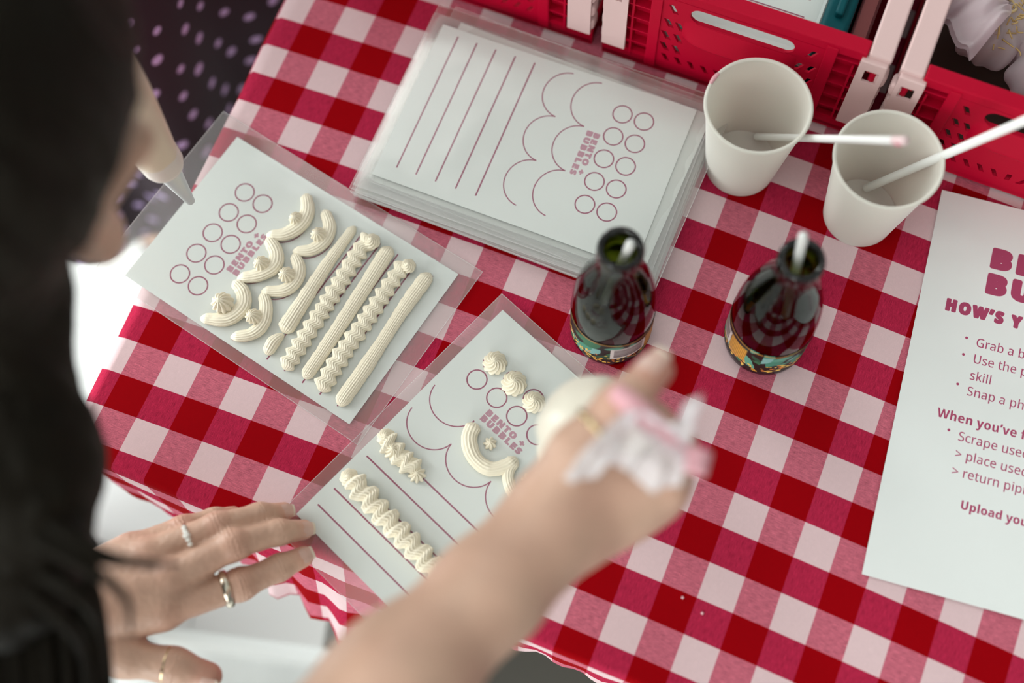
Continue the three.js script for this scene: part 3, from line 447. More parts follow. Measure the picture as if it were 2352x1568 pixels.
{ // what the middle crate holds
  const c = crates[1].position, group = 'practice sheets kept in the crate';
  for (let k = 0; k < 8; k++) { const p = V(c.x + 0.0135 + 0.001 * (k % 3), c.y + 0.0445 + k * 0.0019, c.z - 0.0165 - 0.0012 * (k % 2)); practiceSheet(k === 7 ? 'practice sheet uppermost in the crate beside the teal folder' : 'practice sheet lower in the crate beside the teal folder', p, V(0, 0, -1), [-0.004, 0.2105, -0.003, SD + 0.003], 0.0004, k === 7 ? undefined : group); scene.children.at(-1).children[0].name = 'paper'; }
  const bulk = thing('paper_ream', 'thick block of white paper under the sheets in the crate', 'paper', V(c.x + 0.085, c.y + 0.009, c.z - 0.13));
  part('ream_block', box(0.134, 0.034, 0.205, c.x + 0.082, c.y + 0.0260, c.z - 0.117, 0.001), std(C(0.8, 0.82, 0.8), 0.9), bulk);
  const tf = thing('teal_folder', 'dark teal plastic folder standing upright beside the paper in the crate', 'folder', V(c.x + 0.164, c.y + 0.009, c.z - 0.13));
  const teal = phy(C(0.0, 0.062, 0.075), 0.55, { specularIntensity: 0.3 });
  part('cover', box(0.020, 0.088, 0.23, c.x + 0.163, c.y + 0.054, c.z - 0.132, 0.004), teal, tf); part('spine_tab', box(0.006, 0.010, 0.06, c.x + 0.163, c.y + 0.099, c.z - 0.06, 0.002), teal, tf);
  const mf = thing('maroon_notebook', 'maroon notebook standing between the teal folder and the pink crate wall', 'notebook', V(c.x + 0.183, c.y + 0.009, c.z - 0.13));
  part('cover', box(0.0130, 0.078, 0.22, c.x + 0.1815, c.y + 0.0485, c.z - 0.132, 0.002), std(C(0.11, 0.016, 0.02), 0.6), mf); part('pages', box(0.009, 0.0785, 0.216, c.x + 0.1815, c.y + 0.0488, c.z - 0.132), std(C(0.2, 0.05, 0.05), 0.8), mf);
}
{ // sheer gift bags with dried flowers in the right crate
  const c = crates[2].position, group = 'sheer gift bags in the crate';
  const gauze = phy(C(0.90, 0.78, 0.82), 0.6, { transmission: 0.62, thickness: 0, side: THREE.DoubleSide }), cord = std(C(0.55, 0.40, 0.2), 0.7), straw = std(C(0.30, 0.17, 0.07), 0.8), dark = std(C(0.10, 0.02, 0.025), 0.7);
  const bags = [[0.058, -0.095, 0.030, 'sheer gift bag holding straw filling, by the pink crate wall'], [0.110, -0.075, 0.036, 'sheer gift bag slumped over the front rim of the crate'], [0.120, -0.180, 0.040, 'sheer gift bag lying over the others at the back of the crate'], [0.158, -0.115, 0.029, 'sheer gift bag in the far side of the crate']];
  bags.forEach(([x, z, r, lab], k) => {
    const b = V(c.x + x, c.y + 0.056, c.z + z), t = thing('gift_bag', lab, 'gift bag', V(b.x, c.y + 0.009, b.z), group);
    const da = [2.3, 0.9, 3.6, 5.2][k], dir = [Math.cos(da), Math.sin(da)];
    const puff = grid(60, 56, (u, v) => {
      const th = u * 2 * Math.PI, s = v, a = Math.PI * Math.min(1, s / 0.5);
      if (s <= 0.5) { const rr = r * Math.max(0.16, Math.sin(a)) * (1 + 0.16 * N3(Math.cos(th) * 2 + k, s * 6, Math.sin(th) * 2) + 0.05 * Math.sin(th * 11 + s * 9)); return [b.x + Math.cos(th) * rr, b.y - Math.cos(a) * r * 0.9, b.z + Math.sin(th) * rr]; }
      const q = (s - 0.5) / 0.5, wide = lerp(0.16 * r, 0.024, Math.pow(q, 0.8)), thin = lerp(0.16 * r, 0.0035, Math.min(1, q * 2.2)), cs = Math.cos(th) * wide, sn = Math.sin(th) * thin, reach = (k % 3 ? 0.062 : 0.046) * q, lift = r * 0.9 + 0.014 * Math.sin(Math.PI * Math.min(1, q * 1.1)) + 0.004 * Math.sin(Math.cos(th) * 7 + k) * q + 0.004 * N3(Math.cos(th) * 3, q * 3, k);
      return [b.x + dir[0] * reach - dir[1] * cs, b.y + lift + sn, b.z + dir[1] * reach + dir[0] * cs];
    }, true);
    part('gauze', puff, gauze, t);
    const fill = grid(36, 24, (u, v) => { const th = u * 2 * Math.PI, a = Math.PI * v, q = r * 0.74 * (1 + 0.34 * N3(Math.cos(th) * 3 + k * 5, Math.cos(a) * 3, Math.sin(th) * 3)); return [b.x + Math.cos(th) * Math.sin(a) * q, b.y - r * 0.15 - Math.cos(a) * q * 0.8, b.z + Math.sin(th) * Math.sin(a) * q]; }, true); part('filling', fill, k === 0 ? straw : dark, t);
    const ring = []; for (let i = 0; i <= 24; i++) { const th = i / 24 * 2 * Math.PI; ring.push(V(b.x + Math.cos(th) * r * 0.2, b.y + r * 0.92 + 0.002 * Math.sin(th * 2), b.z + Math.sin(th) * r * 0.2)); } part('drawstring', tube(ring, 0.0011, 40, 6), cord, t);
    if (k === 0) { const tuft = []; for (let i = 0; i < 70; i++) { const a = rnd() * 6.28, q = rnd() * 0.016, p = V(b.x + Math.cos(a) * q + 0.004, b.y + 0.010 + rnd() * 0.016, b.z + Math.sin(a) * q + 0.008); tuft.push(tube([p, p.clone().add(V((rnd() - 0.5) * 0.012, rnd() * 0.008, (rnd() - 0.5) * 0.012)), p.clone().add(V((rnd() - 0.5) * 0.016, rnd() * 0.006, (rnd() - 0.5) * 0.016))], 0.0006, 5, 5)); } const tm = part('straw_tuft', merge(tuft), std(C(0.5, 0.33, 0.13), 0.7), t); tm.userData = { kind: 'stuff' }; }
  });
  const vel = thing('crate_fabric', 'dark brown fabric folded under the gift bags in the crate', 'fabric', V(c.x + 0.1, c.y + 0.009, c.z - 0.13)); part('folds', grid(40, 40, (u, v) => [c.x + lerp(0.016, CW - 0.016, u), c.y + 0.016 + 0.005 * N3(u * 5, v * 6, 3), c.z - lerp(0.018, CD - 0.018, v)]), std(C(0.06, 0.035, 0.025), 0.9, { side: THREE.DoubleSide }), vel);
}
for (const [x, y, lab] of [[1568, 1372, 'tiny crumb of cream on a dark red check'], [1613, 1408, 'tiny crumb of cream on a light check beside the other crumb']])
  solo('icing_crumb', lab, 'crumb', 'crumbs on the cloth', rosette(P(x, y, 0.0006), 0.0011, 0.0011, { lobes: 5, twist: 1 }), std(C(0.7, 0.42, 0.45), 0.6), P(x, y, 0.0006));
// ---------------------------------------------------------------- things on the floor
const DOTS = []; for (let j = 0; j < 7; j++) for (let i = 0; i < 7; i++) DOTS.push([(i + (j % 2) * 0.5 + 0.25) * 73.1 + (rnd() - 0.5) * 26, (j + 0.5) * 73.1 + (rnd() - 0.5) * 26, 10 + rnd() * 4]);
const W = (x, h, z) => V(x, T + h, z);
{
  const b = thing('carton', 'plain white carton standing on the floor under the table edge', 'box', V(-0.012, 0, 0.052)); b.rotation.y = 0.25;
  part('carton_body', box(0.27, 0.345, 0.21, 0, 0.1725, 0, 0.003), std(C(0.85, 0.86, 0.85), 0.8), b, false); part('flap', box(0.132, 0.003, 0.206, -0.0665, 0.347, 0), std(C(0.87, 0.88, 0.87), 0.8), b, false); part('flap', box(0.132, 0.003, 0.206, 0.0665, 0.347, 0), std(C(0.87, 0.88, 0.87), 0.8), b, false);
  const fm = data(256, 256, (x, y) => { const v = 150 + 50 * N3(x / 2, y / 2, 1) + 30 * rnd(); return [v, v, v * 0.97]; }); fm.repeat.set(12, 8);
  solo('shade_mat', 'added grey mat standing for shaded floor below the table front', 'mat', null, box(1.5, 0.008, 1.1, 0.98, 0.004, 0.05, 0.003), std(C(0.30, 0.285, 0.265), 0.95, { map: fm }), V(0.98, 0, 0.05));  // grey mat added to darken the floor where it lies in shade
  const st = thing('stool', 'round wooden stool under the seated woman', 'stool', V(-0.12, 0, 0.47)); st.scale.y = 0.91; part('seat', lathe([[0, 0.36], [0.15, 0.36], [0.155, 0.365], [0.155, 0.385], [0.148, 0.392], [0, 0.392]], 40).translate(-0.12, 0, 0.47), M.wood, st);
  for (const [x, z] of [[-0.1, -0.1], [0.1, -0.1], [-0.1, 0.1], [0.1, 0.1]]) part('leg', tube([V(-0.12 + x, 0.362, 0.47 + z), V(-0.12 + x * 1.3, 0, 0.47 + z * 1.3)], 0.014, 3, 10), M.wood, st);
}

// ---------------------------------------------------------------- the woman who pipes: seated at the corner, bent over her sheet
const skinTone = (spots) => (x, y, z) => {
  let k = 0.94 + 0.10 * N3(x * 55, y * 55, z * 55) + 0.05 * N3(x * 240, y * 240, z * 240), red = 0.10 * N3(x * 38 + 9, y * 38, z * 38);
  for (const [p, r, a] of spots) { const d = Math.hypot(x - p.x, y - p.y, z - p.z); if (d < r) red += a * (1 - d / r); }
  return [0.65 * k, 0.405 * k * (1 - 0.45 * red), 0.298 * k * (1 - 0.45 * red)];
};
M.skin = phy(C(1, 1, 1), 0.46, { vertexColors: true, sheen: 0.12 });
M.hair = phy(C(0.010, 0.008, 0.005), 0.6, { specularIntensity: 0.2 }); M.black = phy(C(0.010, 0.010, 0.010), 0.75, { specularIntensity: 0.3 }); M.nail = phy(C(0.66, 0.43, 0.36), 0.22, {}); M.nailTip = phy(C(0.72, 0.62, 0.5), 0.25, {});
M.gold = phy(C(0.62, 0.5, 0.3), 0.22, { metalness: 1 }); M.silver = phy(C(0.70, 0.63, 0.52), 0.2, { metalness: 1 }); M.gem = phy(C(0.95, 0.95, 0.9), 0.05, { clearcoat: 1 });
const UP = V(0, 1, 0);
function mergeBody(list) { const pos = [], nor = [], col = [], idx = []; let o = 0; for (const g of list) { pos.push(g.attributes.position.array); nor.push(g.attributes.normal.array); col.push(g.attributes.color.array); for (const i of g.index.array) idx.push(i + o); o += g.attributes.position.count; } const cat = (l) => { const n = l.reduce((s, a) => s + a.length, 0), r = new Float32Array(n); let q = 0; for (const a of l) { r.set(a, q); q += a.length; } return r; }; const g = new THREE.BufferGeometry(); g.setAttribute('position', new THREE.BufferAttribute(cat(pos), 3)); g.setAttribute('normal', new THREE.BufferAttribute(cat(nor), 3)); g.setAttribute('color', new THREE.BufferAttribute(cat(col), 3)); g.setIndex(idx); return g; }
function nail(tip, back, r, up) {                  // a curved plate on the last joint and its pale free edge
  const f = tip.clone().sub(back).normalize(), s = f.clone().cross(up).normalize(), n = s.clone().cross(f).normalize();
  const plate = (a, b, w0, w1, lift) => grid(8, 8, (u, v) => { const q = lerp(a, b, v), w = lerp(w0, w1, v), th = (u - 0.5) * w, rr = r * (1 + lift) - 0.18 * r * ss(0.3, 1.1, q), p = tip.clone().addScaledVector(f, (q - 0.42) * r * 1.25).addScaledVector(s, Math.sin(th) * rr).addScaledVector(n, Math.cos(th) * rr); return [p.x, p.y, p.z]; });
  return [plate(-0.45, 1.0, 1.5, 1.7, 0.03), plate(0.95, 1.13, 1.7, 1.45, 0.035)];
}
function ringAt(name, label, a, b, t, r, w, mat, extra) {
  const c = a.clone().lerp(b, t), d = b.clone().sub(a).normalize(), q = new THREE.Quaternion().setFromUnitVectors(V(0, 0, 1), d);
  const g = new THREE.TorusGeometry(r, w, 12, 40); g.scale(1, 1, 1.5); g.applyQuaternion(q); g.translate(c.x, c.y, c.z);
  const t0 = thing(name, label, 'ring', c, 'finger rings'); part('band', g, mat, t0); if (extra) extra(t0, c, d); return t0;
}
{
  const Hc = PD(-135, 232, 0.585), gaze = V(0.30, 0.02, 0.015).add(V(0, T, 0)).sub(Hc).normalize(), side = gaze.clone().cross(UP).normalize(), crown = side.clone().cross(gaze).normalize();
  const HQ = new THREE.Quaternion().setFromRotationMatrix(new THREE.Matrix4().makeBasis(side, crown, gaze)), hp = (a, b, c) => Hc.clone().addScaledVector(side, a).addScaledVector(crown, b).addScaledVector(gaze, c);
  // ---- left hand on the edge of the sheet
  const ringF = [P(338, 1278, 0.040), P(500, 1209, 0.036), P(597, 1183, 0.022), P(652, 1175, 0.0115)], midF = [P(388, 1330, 0.044), P(536, 1251, 0.040), P(640, 1222, 0.025), P(697, 1216, 0.0125)], indF = [P(372, 1400, 0.040), P(552, 1342, 0.030), P(640, 1304, 0.020), P(697, 1278, 0.0135)], pinF = [P(300, 1262, 0.032), P(420, 1212, 0.027), P(492, 1190, 0.018), P(536, 1180, 0.011)];
  const thumbL = [P(205, 1455, 0.036), P(285, 1508, 0.036), P(400, 1530, 0.032), P(478, 1552, 0.028)], wristL = P(110, 1400, 0.046), elbowL = W(-0.15, 0.03, 0.29);
  const fingerR = [0.0112, 0.0094, 0.0082, 0.0068];
  const joint = (f, i, r) => ball(f[i], r, r, r);
  const left = [
    bones(ringF, fingerR, 0.005), chain([bones(midF, [0.0115, 0.0096, 0.0084, 0.0070], 0.005), joint(midF, 1, 0.0101)], 0.004), chain([bones(indF, [0.0118, 0.0100, 0.0087, 0.0072], 0.005), joint(indF, 1, 0.0102)], 0.004), bones(pinF, [0.0098, 0.008, 0.0068, 0.0056], 0.005), bones(thumbL, [0.0150, 0.0125, 0.0112, 0.0092], 0.008),
  ];
  const palm = chain([capsule(P(150, 1345, 0.040), pinF[0], 0.0150, 0.0115), capsule(P(140, 1375, 0.044), ringF[0], 0.016, 0.0125), capsule(P(140, 1400, 0.046), midF[0], 0.0165, 0.0130), capsule(P(150, 1425, 0.044), indF[0], 0.0165, 0.0132), capsule(P(165, 1430, 0.034), P(300, 1400, 0.026), 0.014, 0.012), capsule(thumbL[0], indF[0], 0.011, 0.009), capsule(wristL, P(150, 1400, 0.044), 0.024, 0.019)], 0.012);
  const armL = bones([P(150, 1400, 0.044), wristL, elbowL], [0.021, 0.0245, 0.036], 0.01);
  const leftSdf = (x, y, z) => { let d = palm(x, y, z); for (const f of left) d = smin(d, f(x, y, z), 0.0045); d = smin(d, armL(x, y, z), 0.012); if (d > 0.004 || d < -0.004) return d; d += 0.00022 * N3(x * 330, y * 330, z * 330);
    for (const [p, f, w, a] of creases) { const qx = x - p.x, qy = y - p.y, qz = z - p.z; if (qx * qx + qy * qy + qz * qz > 2.4e-4) continue; const s = qx * f.x + qy * f.y + qz * f.z + 0.0014 * N3(x * 230, y * 230, z * 230); d += a * Math.exp(-s * s / (w * w)) * Math.cos(s * 2 * Math.PI / 0.0027); }
    return d; };
  const creases = [ringF, midF, indF, pinF].flatMap((f) => [[f[1], f[2].clone().sub(f[0]).normalize(), 0.0036, 0.00022], [f[2], f[3].clone().sub(f[1]).normalize(), 0.0022, 0.00016]]); creases.push([thumbL[2], thumbL[3].clone().sub(thumbL[1]).normalize(), 0.0036, 0.0002]);
  const spotsL = [...[ringF, midF, indF, pinF].flatMap((f) => [[f[1], 0.013, 0.9], [f[3], 0.013, 0.55], [f[0], 0.016, 0.5]]), [thumbL[3], 0.018, 0.8], [thumbL[2], 0.016, 0.5]];
  const [l0, l1] = span([...ringF, ...midF, ...indF, ...pinF, ...thumbL, wristL], 0.027);
  const gL = nets(leftSdf, l0, l1, 0.0014, skinTone(spotsL));
  // ---- right forearm and fist around the bag
  const wristR = P(1262, 1222, 0.205), elbowR = W(0.255, 0.26, 0.265), thumbR = [P(1262, 1140, 0.214), P(1325, 1035, 0.228), P(1425, 935, 0.236), P(1506, 848, 0.233)];
  const ind0 = [P(1530, 1105, 0.208), P(1556, 1020, 0.212), P(1500, 962, 0.210), P(1448, 985, 0.206)], fist = [0, 1, 2, 3].map((k) => ind0.map((p, i) => p.clone().add(V(i === 0 ? -0.001 * k : -0.0015 * k, -0.0185 * k, i < 2 ? 0.0015 * k : 0.003 * k))));
  const right = [...fist.map((f, k) => bones(f, [0.0118, 0.0102, 0.0092, 0.008].map((r) => r * (k === 3 ? 0.88 : 1)), 0.005)), bones(thumbR, [0.0180, 0.0138, 0.0122, 0.0100], 0.008)];
  const palmR = chain([capsule(wristR, P(1400, 1120, 0.192), 0.0235, 0.029), capsule(P(1330, 1190, 0.190), fist[0][0], 0.020, 0.014), capsule(P(1340, 1200, 0.180), fist[1][0], 0.020, 0.014), capsule(P(1345, 1200, 0.165), fist[2][0], 0.019, 0.013), capsule(P(1345, 1200, 0.152), fist[3][0], 0.017, 0.012), capsule(P(1262, 1160, 0.208), P(1350, 1060, 0.212), 0.017, 0.016)], 0.016);
  const armR = bones([wristR, P(1130, 1352, 0.214), P(915, 1568, 0.228), elbowR], [0.0235, 0.0262, 0.0325, 0.040], 0.02);
  const rightSdf = (x, y, z) => { let d = smin(palmR(x, y, z), armR(x, y, z), 0.02); for (const f of right) d = smin(d, f(x, y, z), 0.005); return d; };
  const [r0, r1] = span([...fist.flat(), ...thumbR, wristR, elbowR], 0.045);
  const gR = nets(rightSdf, r0, r1, 0.0042, skinTone([[thumbR[3], 0.022, 1.0], [fist[0][1], 0.018, 0.8], [fist[0][0], 0.016, 0.6]]));
  // ---- trunk, legs, neck and head
  const pelvis = W(-0.12, -0.235, 0.46), shR = W(0.04, 0.25, 0.36), shL = W(-0.20, 0.22, 0.20), neck0 = W(-0.055, 0.25, 0.22), neck1 = hp(0, -0.035, -0.05);
  const kneeR = W(-0.15, -0.25, 0.16), kneeL = W(-0.29, -0.25, 0.34), ankR = W(-0.150, -0.655, 0.165), ankL = W(-0.30, -0.655, 0.48);
  const trunk = [capsule(pelvis, W(-0.11, -0.08, 0.42), 0.135, 0.105), capsule(W(-0.11, -0.08, 0.42), W(-0.08, 0.12, 0.31), 0.105, 0.112), capsule(W(0.01, 0.21, 0.335), W(-0.17, 0.19, 0.215), 0.062, 0.062), capsule(W(-0.08, 0.12, 0.31), neck0, 0.11, 0.055)];
  const legs = [bones([W(-0.05, -0.25, 0.46), kneeR, ankR], [0.078, 0.056, 0.038], 0.03), bones([W(-0.19, -0.25, 0.46), kneeL, ankL], [0.078, 0.056, 0.038], 0.03)];
  const feet = [capsule(ankR, W(-0.178, -0.712, 0.045), 0.036, 0.022), capsule(ankL, W(-0.29, -0.712, 0.37), 0.036, 0.022)];
  const upper = [bones([shR, elbowR], [0.050, 0.041]), bones([shL, elbowL], [0.050, 0.038])];
  const head = chain([ball(hp(0, 0.012, -0.012), 0.073, 0.092, 0.092, HQ), ball(hp(0, -0.050, 0.034), 0.052, 0.062, 0.052, HQ), capsule(hp(0, 0.012, 0.082), hp(0, -0.022, 0.104), 0.008, 0.012), ball(hp(0, -0.027, 0.102), 0.0165, 0.010, 0.012, HQ), capsule(hp(-0.016, -0.056, 0.080), hp(0.016, -0.056, 0.080), 0.0075, 0.0075), ball(hp(0, -0.096, 0.062), 0.024, 0.020, 0.022, HQ), ball(hp(0.040, -0.022, 0.055), 0.030, 0.028, 0.028, HQ), ball(hp(-0.040, -0.022, 0.055), 0.030, 0.028, 0.028, HQ), capsule(hp(-0.04, 0.026, 0.073), hp(0.04, 0.026, 0.073), 0.010, 0.010)], 0.016);
  const sockets = [hp(0.031, 0.004, 0.082), hp(-0.031, 0.004, 0.082)];
  const headSdf = (x, y, z) => { let d = smin(head(x, y, z), capsule(neck1, neck0, 0.048, 0.054)(x, y, z), 0.02); for (const e of sockets) d = Math.max(d, 0.011 - Math.hypot(x - e.x, y - e.y, z - e.z)); for (const s of [-1, 1]) d = smin(d, ball(hp(0.075 * s, -0.008, -0.012), 0.009, 0.030, 0.018, HQ)(x, y, z), 0.006); return d; };
  const [h0, h1] = span([Hc], 0.17), gH = nets(headSdf, h0, h1, 0.0055, skinTone([]));
  const bodySdf = chain([...trunk, ...legs, ...feet, ...upper, capsule(neck0, neck1, 0.054, 0.047), capsule(elbowR, P(915, 1568, 0.228), 0.0395, 0.031), capsule(elbowL, wristL, 0.035, 0.0225)], 0.03);
  const gB = nets(bodySdf, V(-0.46, 0, -0.03), V(0.36, 1.16, 0.66), 0.014, skinTone([]));
  const who = thing('person', 'dark haired woman bent over the table corner, piping with her right hand', 'person', V(-0.14, 0, 0.3));
  part('body', mergeBody([gB, gH, gL, gR]), M.skin, who);
  const clothes = (list, inflate, k) => { const f = chain(list, 0.03); return (x, y, z) => f(x, y, z) - inflate + 0.004 * N3(x * 18, y * 18, z * 18) * k; };
  part('dark_top', nets(clothes([...trunk, bones([shR, shR.clone().lerp(elbowR, 0.45)], [0.052, 0.046]), bones([shL, shL.clone().lerp(elbowL, 0.45)], [0.052, 0.044])], 0.010, 1), V(-0.46, T - 0.33, 0.02), V(0.36, 1.14, 0.66), 0.014), M.black, who);
  part('trousers', nets(clothes([capsule(pelvis, W(-0.11, -0.16, 0.44), 0.135, 0.12), ...legs], 0.011, 1), V(-0.46, 0.06, 0.0), V(0.3, 0.62, 0.66), 0.014), std(C(0.03, 0.03, 0.035), 0.85), who);
  for (const [a, b] of [[ankR, W(-0.182, -0.712, 0.030)], [ankL, W(-0.288, -0.712, 0.36)]]) part('shoe', nets(chain([capsule(a.clone().setY(0.05), b, 0.044, 0.029), capsule(a.clone().setY(0.016), b.clone().setY(0.014), 0.038, 0.034)], 0.015), ...span([a.clone().setY(0.05), b.clone().setY(0.03)], 0.055), 0.007), M.black, who);
  for (const e of [hp(0.031, 0.004, 0.074), hp(-0.031, 0.004, 0.074)]) { const g = new THREE.SphereGeometry(0.0118, 16, 12); g.translate(e.x, e.y, e.z); part('eye', g, phy(C(0.5, 0.48, 0.45), 0.15), who); }
  // ---- hair: a cap over the skull and long falls to either side
  const cap = ball(hp(0, 0.022, -0.022), 0.086, 0.100, 0.104, HQ), fall1 = bones([hp(0.062, 0.02, -0.005), PD(-58, 620, 0.60), PD(-46, 850, 0.615), PD(18, 1080, 0.63), PD(-8, 1300, 0.655), PD(-40, 1420, 0.67)], [0.045, 0.038, 0.0345, 0.040, 0.038, 0.016], 0.03), fall2 = bones([hp(-0.055, 0.01, -0.03), hp(-0.075, -0.10, -0.03), hp(-0.07, -0.2, -0.05)], [0.045, 0.036, 0.02], 0.03), back = bones([hp(0, 0.0, -0.075), neck0.clone().add(V(-0.03, 0.05, 0.03)), W(-0.09, 0.2, 0.36)], [0.06, 0.06, 0.04], 0.03);
  const hairSdf = (x, y, z) => {
    const dx = x - Hc.x, dy = y - Hc.y, dz = z - Hc.z, fw = dx * gaze.x + dy * gaze.y + dz * gaze.z, up = dx * crown.x + dy * crown.y + dz * crown.z;
    let d = Math.max(cap(x, y, z), fw - 0.050 - 0.35 * Math.max(0, up)); d = smin(d, fall1(x, y, z), 0.02); d = smin(d, fall2(x, y, z), 0.02); d = smin(d, back(x, y, z), 0.03);
    return d + 0.0022 * N3(x * 150, y * 26, z * 150) + 0.003 * N3(x * 60, y * 14, z * 60);
  };
  const hb = new THREE.Box3().setFromPoints([Hc, PD(5, 1640, 0.68), hp(-0.07, -0.2, -0.05), W(-0.09, 0.2, 0.36)]).expandByScalar(0.13);
  const hair = part('hair', nets(hairSdf, hb.min, hb.max, 0.0065), M.hair, who);
  const wisps = [[[60, 1210, 0.60], [190, 1275, 0.61], [330, 1292, 0.63], [415, 1296, 0.66]], [[80, 1180, 0.60], [215, 1262, 0.61], [300, 1290, 0.62], [360, 1305, 0.64]], [[70, 1230, 0.6], [200, 1300, 0.61], [285, 1370, 0.625], [300, 1450, 0.65]], [[60, 1300, 0.62], [170, 1360, 0.62], [230, 1440, 0.64], [250, 1560, 0.66]], [[60, 1350, 0.62], [140, 1420, 0.63], [190, 1500, 0.65], [200, 1620, 0.67]]];
  for (let i = 0; i < 20; i++) { const x = -170 + i * 20; wisps.push([[lerp(x, 10, 0.45), 1190 + rnd() * 40, 0.64], [x * 0.9 + 10, 1340, 0.65 + rnd() * 0.02], [x + 18 + rnd() * 14, 1470, 0.66 + rnd() * 0.02], [x + 10 + rnd() * 34, 1640 + rnd() * 40, 0.68]]); }
  wisps.forEach((l, k) => part('hair_lock', tube(l.map((q) => PD(...q)), (t) => (k > 4 ? 0.0074 : 0.0052) * (1 - (k > 4 ? 0.55 : 0.85) * t), 24, 8), M.hair, hair));
  for (const [f, r] of [[ringF, 0.0068], [midF, 0.0070], [indF, 0.0072]]) { const d = f[3].clone().sub(f[2]).normalize(), [p, q] = nail(f[3], f[2], r, UP.clone().addScaledVector(d, -UP.dot(d)).normalize().add(V(0, 0, 0.25)).normalize()); M.nail.side = M.nailTip.side = THREE.DoubleSide; const n = part('fingernail', p, M.nail, who); part('nail_edge', q, M.nailTip, n); }
  { const [p, q] = nail(thumbL[3], thumbL[2], 0.0092, V(0.1, 0.55, 0.8).normalize()); const n = part('fingernail', p, M.nail, who); part('nail_edge', q, M.nailTip, n); }
  { const [p, q] = nail(thumbR[3], thumbR[2], 0.0100, V(-0.5, 0.85, 0.1).normalize()); const n = part('fingernail', p, M.nail, who); part('nail_edge', q, M.nailTip, n); }
  // ---- rings
  ringAt('finger_ring', 'thin gold ring with a row of clear stones on the ring finger', ringF[0], ringF[1], 0.60, 0.0103, 0.0009, M.gold, (t, c, d) => {
    const s = d.clone().cross(UP).normalize(), n = s.clone().cross(d); for (let i = -2; i <= 2; i++) { const p = c.clone().addScaledVector(n, 0.0108 * Math.cos(i * 0.3)).addScaledVector(s, 0.0108 * Math.sin(i * 0.3)), g = new THREE.IcosahedronGeometry(0.0021 + (i === 0 ? 0.0009 : 0), 0); g.translate(p.x, p.y, p.z); part('stone', g, M.gem, t); }
  });
  ringAt('finger_ring', 'chunky silver band on the index finger of the resting hand', indF[0], indF[1], 0.82, 0.0110, 0.0020, M.silver);
  ringAt('finger_ring', 'slim gold ring on the thumb of the resting hand', thumbL[1], thumbL[2], 0.86, 0.0120, 0.0010, M.gold);
  ringAt('finger_ring', 'gold ring on the thumb that holds the piping bag', thumbR[1], thumbR[2], 0.5, 0.0136, 0.0012, M.gold);
  // ---- the bag in her fist
  const bagM = phy(C(0.90, 0.85, 0.72), 0.42, { clearcoat: 0.35, clearcoatRoughness: 0.22 }), film = phy(C(0.86, 0.84, 0.86), 0.7, { transmission: 0.5, thickness: 0, side: THREE.DoubleSide }), pinkM = phy(C(0.80, 0.42, 0.47), 0.45);
  const tip = P(1252, 1128, 0.012), bag = thing('piping_bag', 'cream filled piping bag with a pink clip gripped in the right fist', 'piping bag', tip);
  const bagSdf = chain([bones([P(1478, 985, 0.232), P(1405, 995, 0.205), P(1362, 992, 0.160), P(1318, 1040, 0.105), P(1268, 1105, 0.040)], [0.012, 0.017, 0.0235, 0.019, 0.0095], 0.018), ball(P(1335, 982, 0.150), 0.0235, 0.024, 0.022), ball(P(1392, 956, 0.165), 0.0195, 0.022, 0.018)], 0.018);
  const bs = (x, y, z) => bagSdf(x, y, z) + 0.0012 * N3(x * 70, y * 40, z * 70) + 0.0003 * Math.sin(x * 300 + y * 120);
  part('filled_bag', nets(bs, ...span([P(1478, 985, 0.232), P(1268, 1105, 0.04), P(1322, 962, 0.15), P(1390, 925, 0.165)], 0.036), 0.004), bagM, bag);
  part('nozzle', tube([P(1270, 1101, 0.043), P(1262, 1112, 0.028), tip], (t) => lerp(0.0098, 0.0042, t), 10, 20), M.steel, bag);
  const ca = P(1408, 893, 0.256), cb = P(1590, 1056, 0.247); part('bag_clip', merge([tube([ca, ca.clone().lerp(cb, 0.5).add(V(0, 0.001, 0)), cb], (t) => 0.0062 * Math.min(1, 0.75 + 1.2 * Math.min(t, 1 - t)), 24, 16), tube([cb.clone().add(V(0.001, 0.001, -0.006)), cb.clone().add(V(0.002, 0, 0.006))], 0.0075, 6, 14)]), pinkM, bag);
  const fan = (a0, a1, e0, e1, h0, h1, ph) => grid(46, 24, (u, v) => { const s = P(lerp(a0[0], a1[0], u), lerp(a0[1], a1[1], u), h0), e = P(lerp(e0[0], e1[0], u), lerp(e0[1], e1[1], u) + 26 * Math.sin(u * 9 + ph), h1), q = Math.pow(v, 0.85), p = s.lerp(e, q), f = 0.0045 * Math.sin(u * 26 + ph) * v + 0.003 * N3(u * 6, v * 4, ph); return [p.x + f * 0.4, p.y + f + 0.010 * Math.sin(v * 3.1), p.z + f * 0.4]; });
  part('bag_tail', fan([1440, 935], [1572, 1036], [1292, 1078], [1560, 1112], 0.254, 0.254, 0.6), film, bag); part('bag_tail', fan([1448, 925], [1582, 1030], [1400, 1010], [1612, 925], 0.256, 0.262, 2.1), film, bag);
}

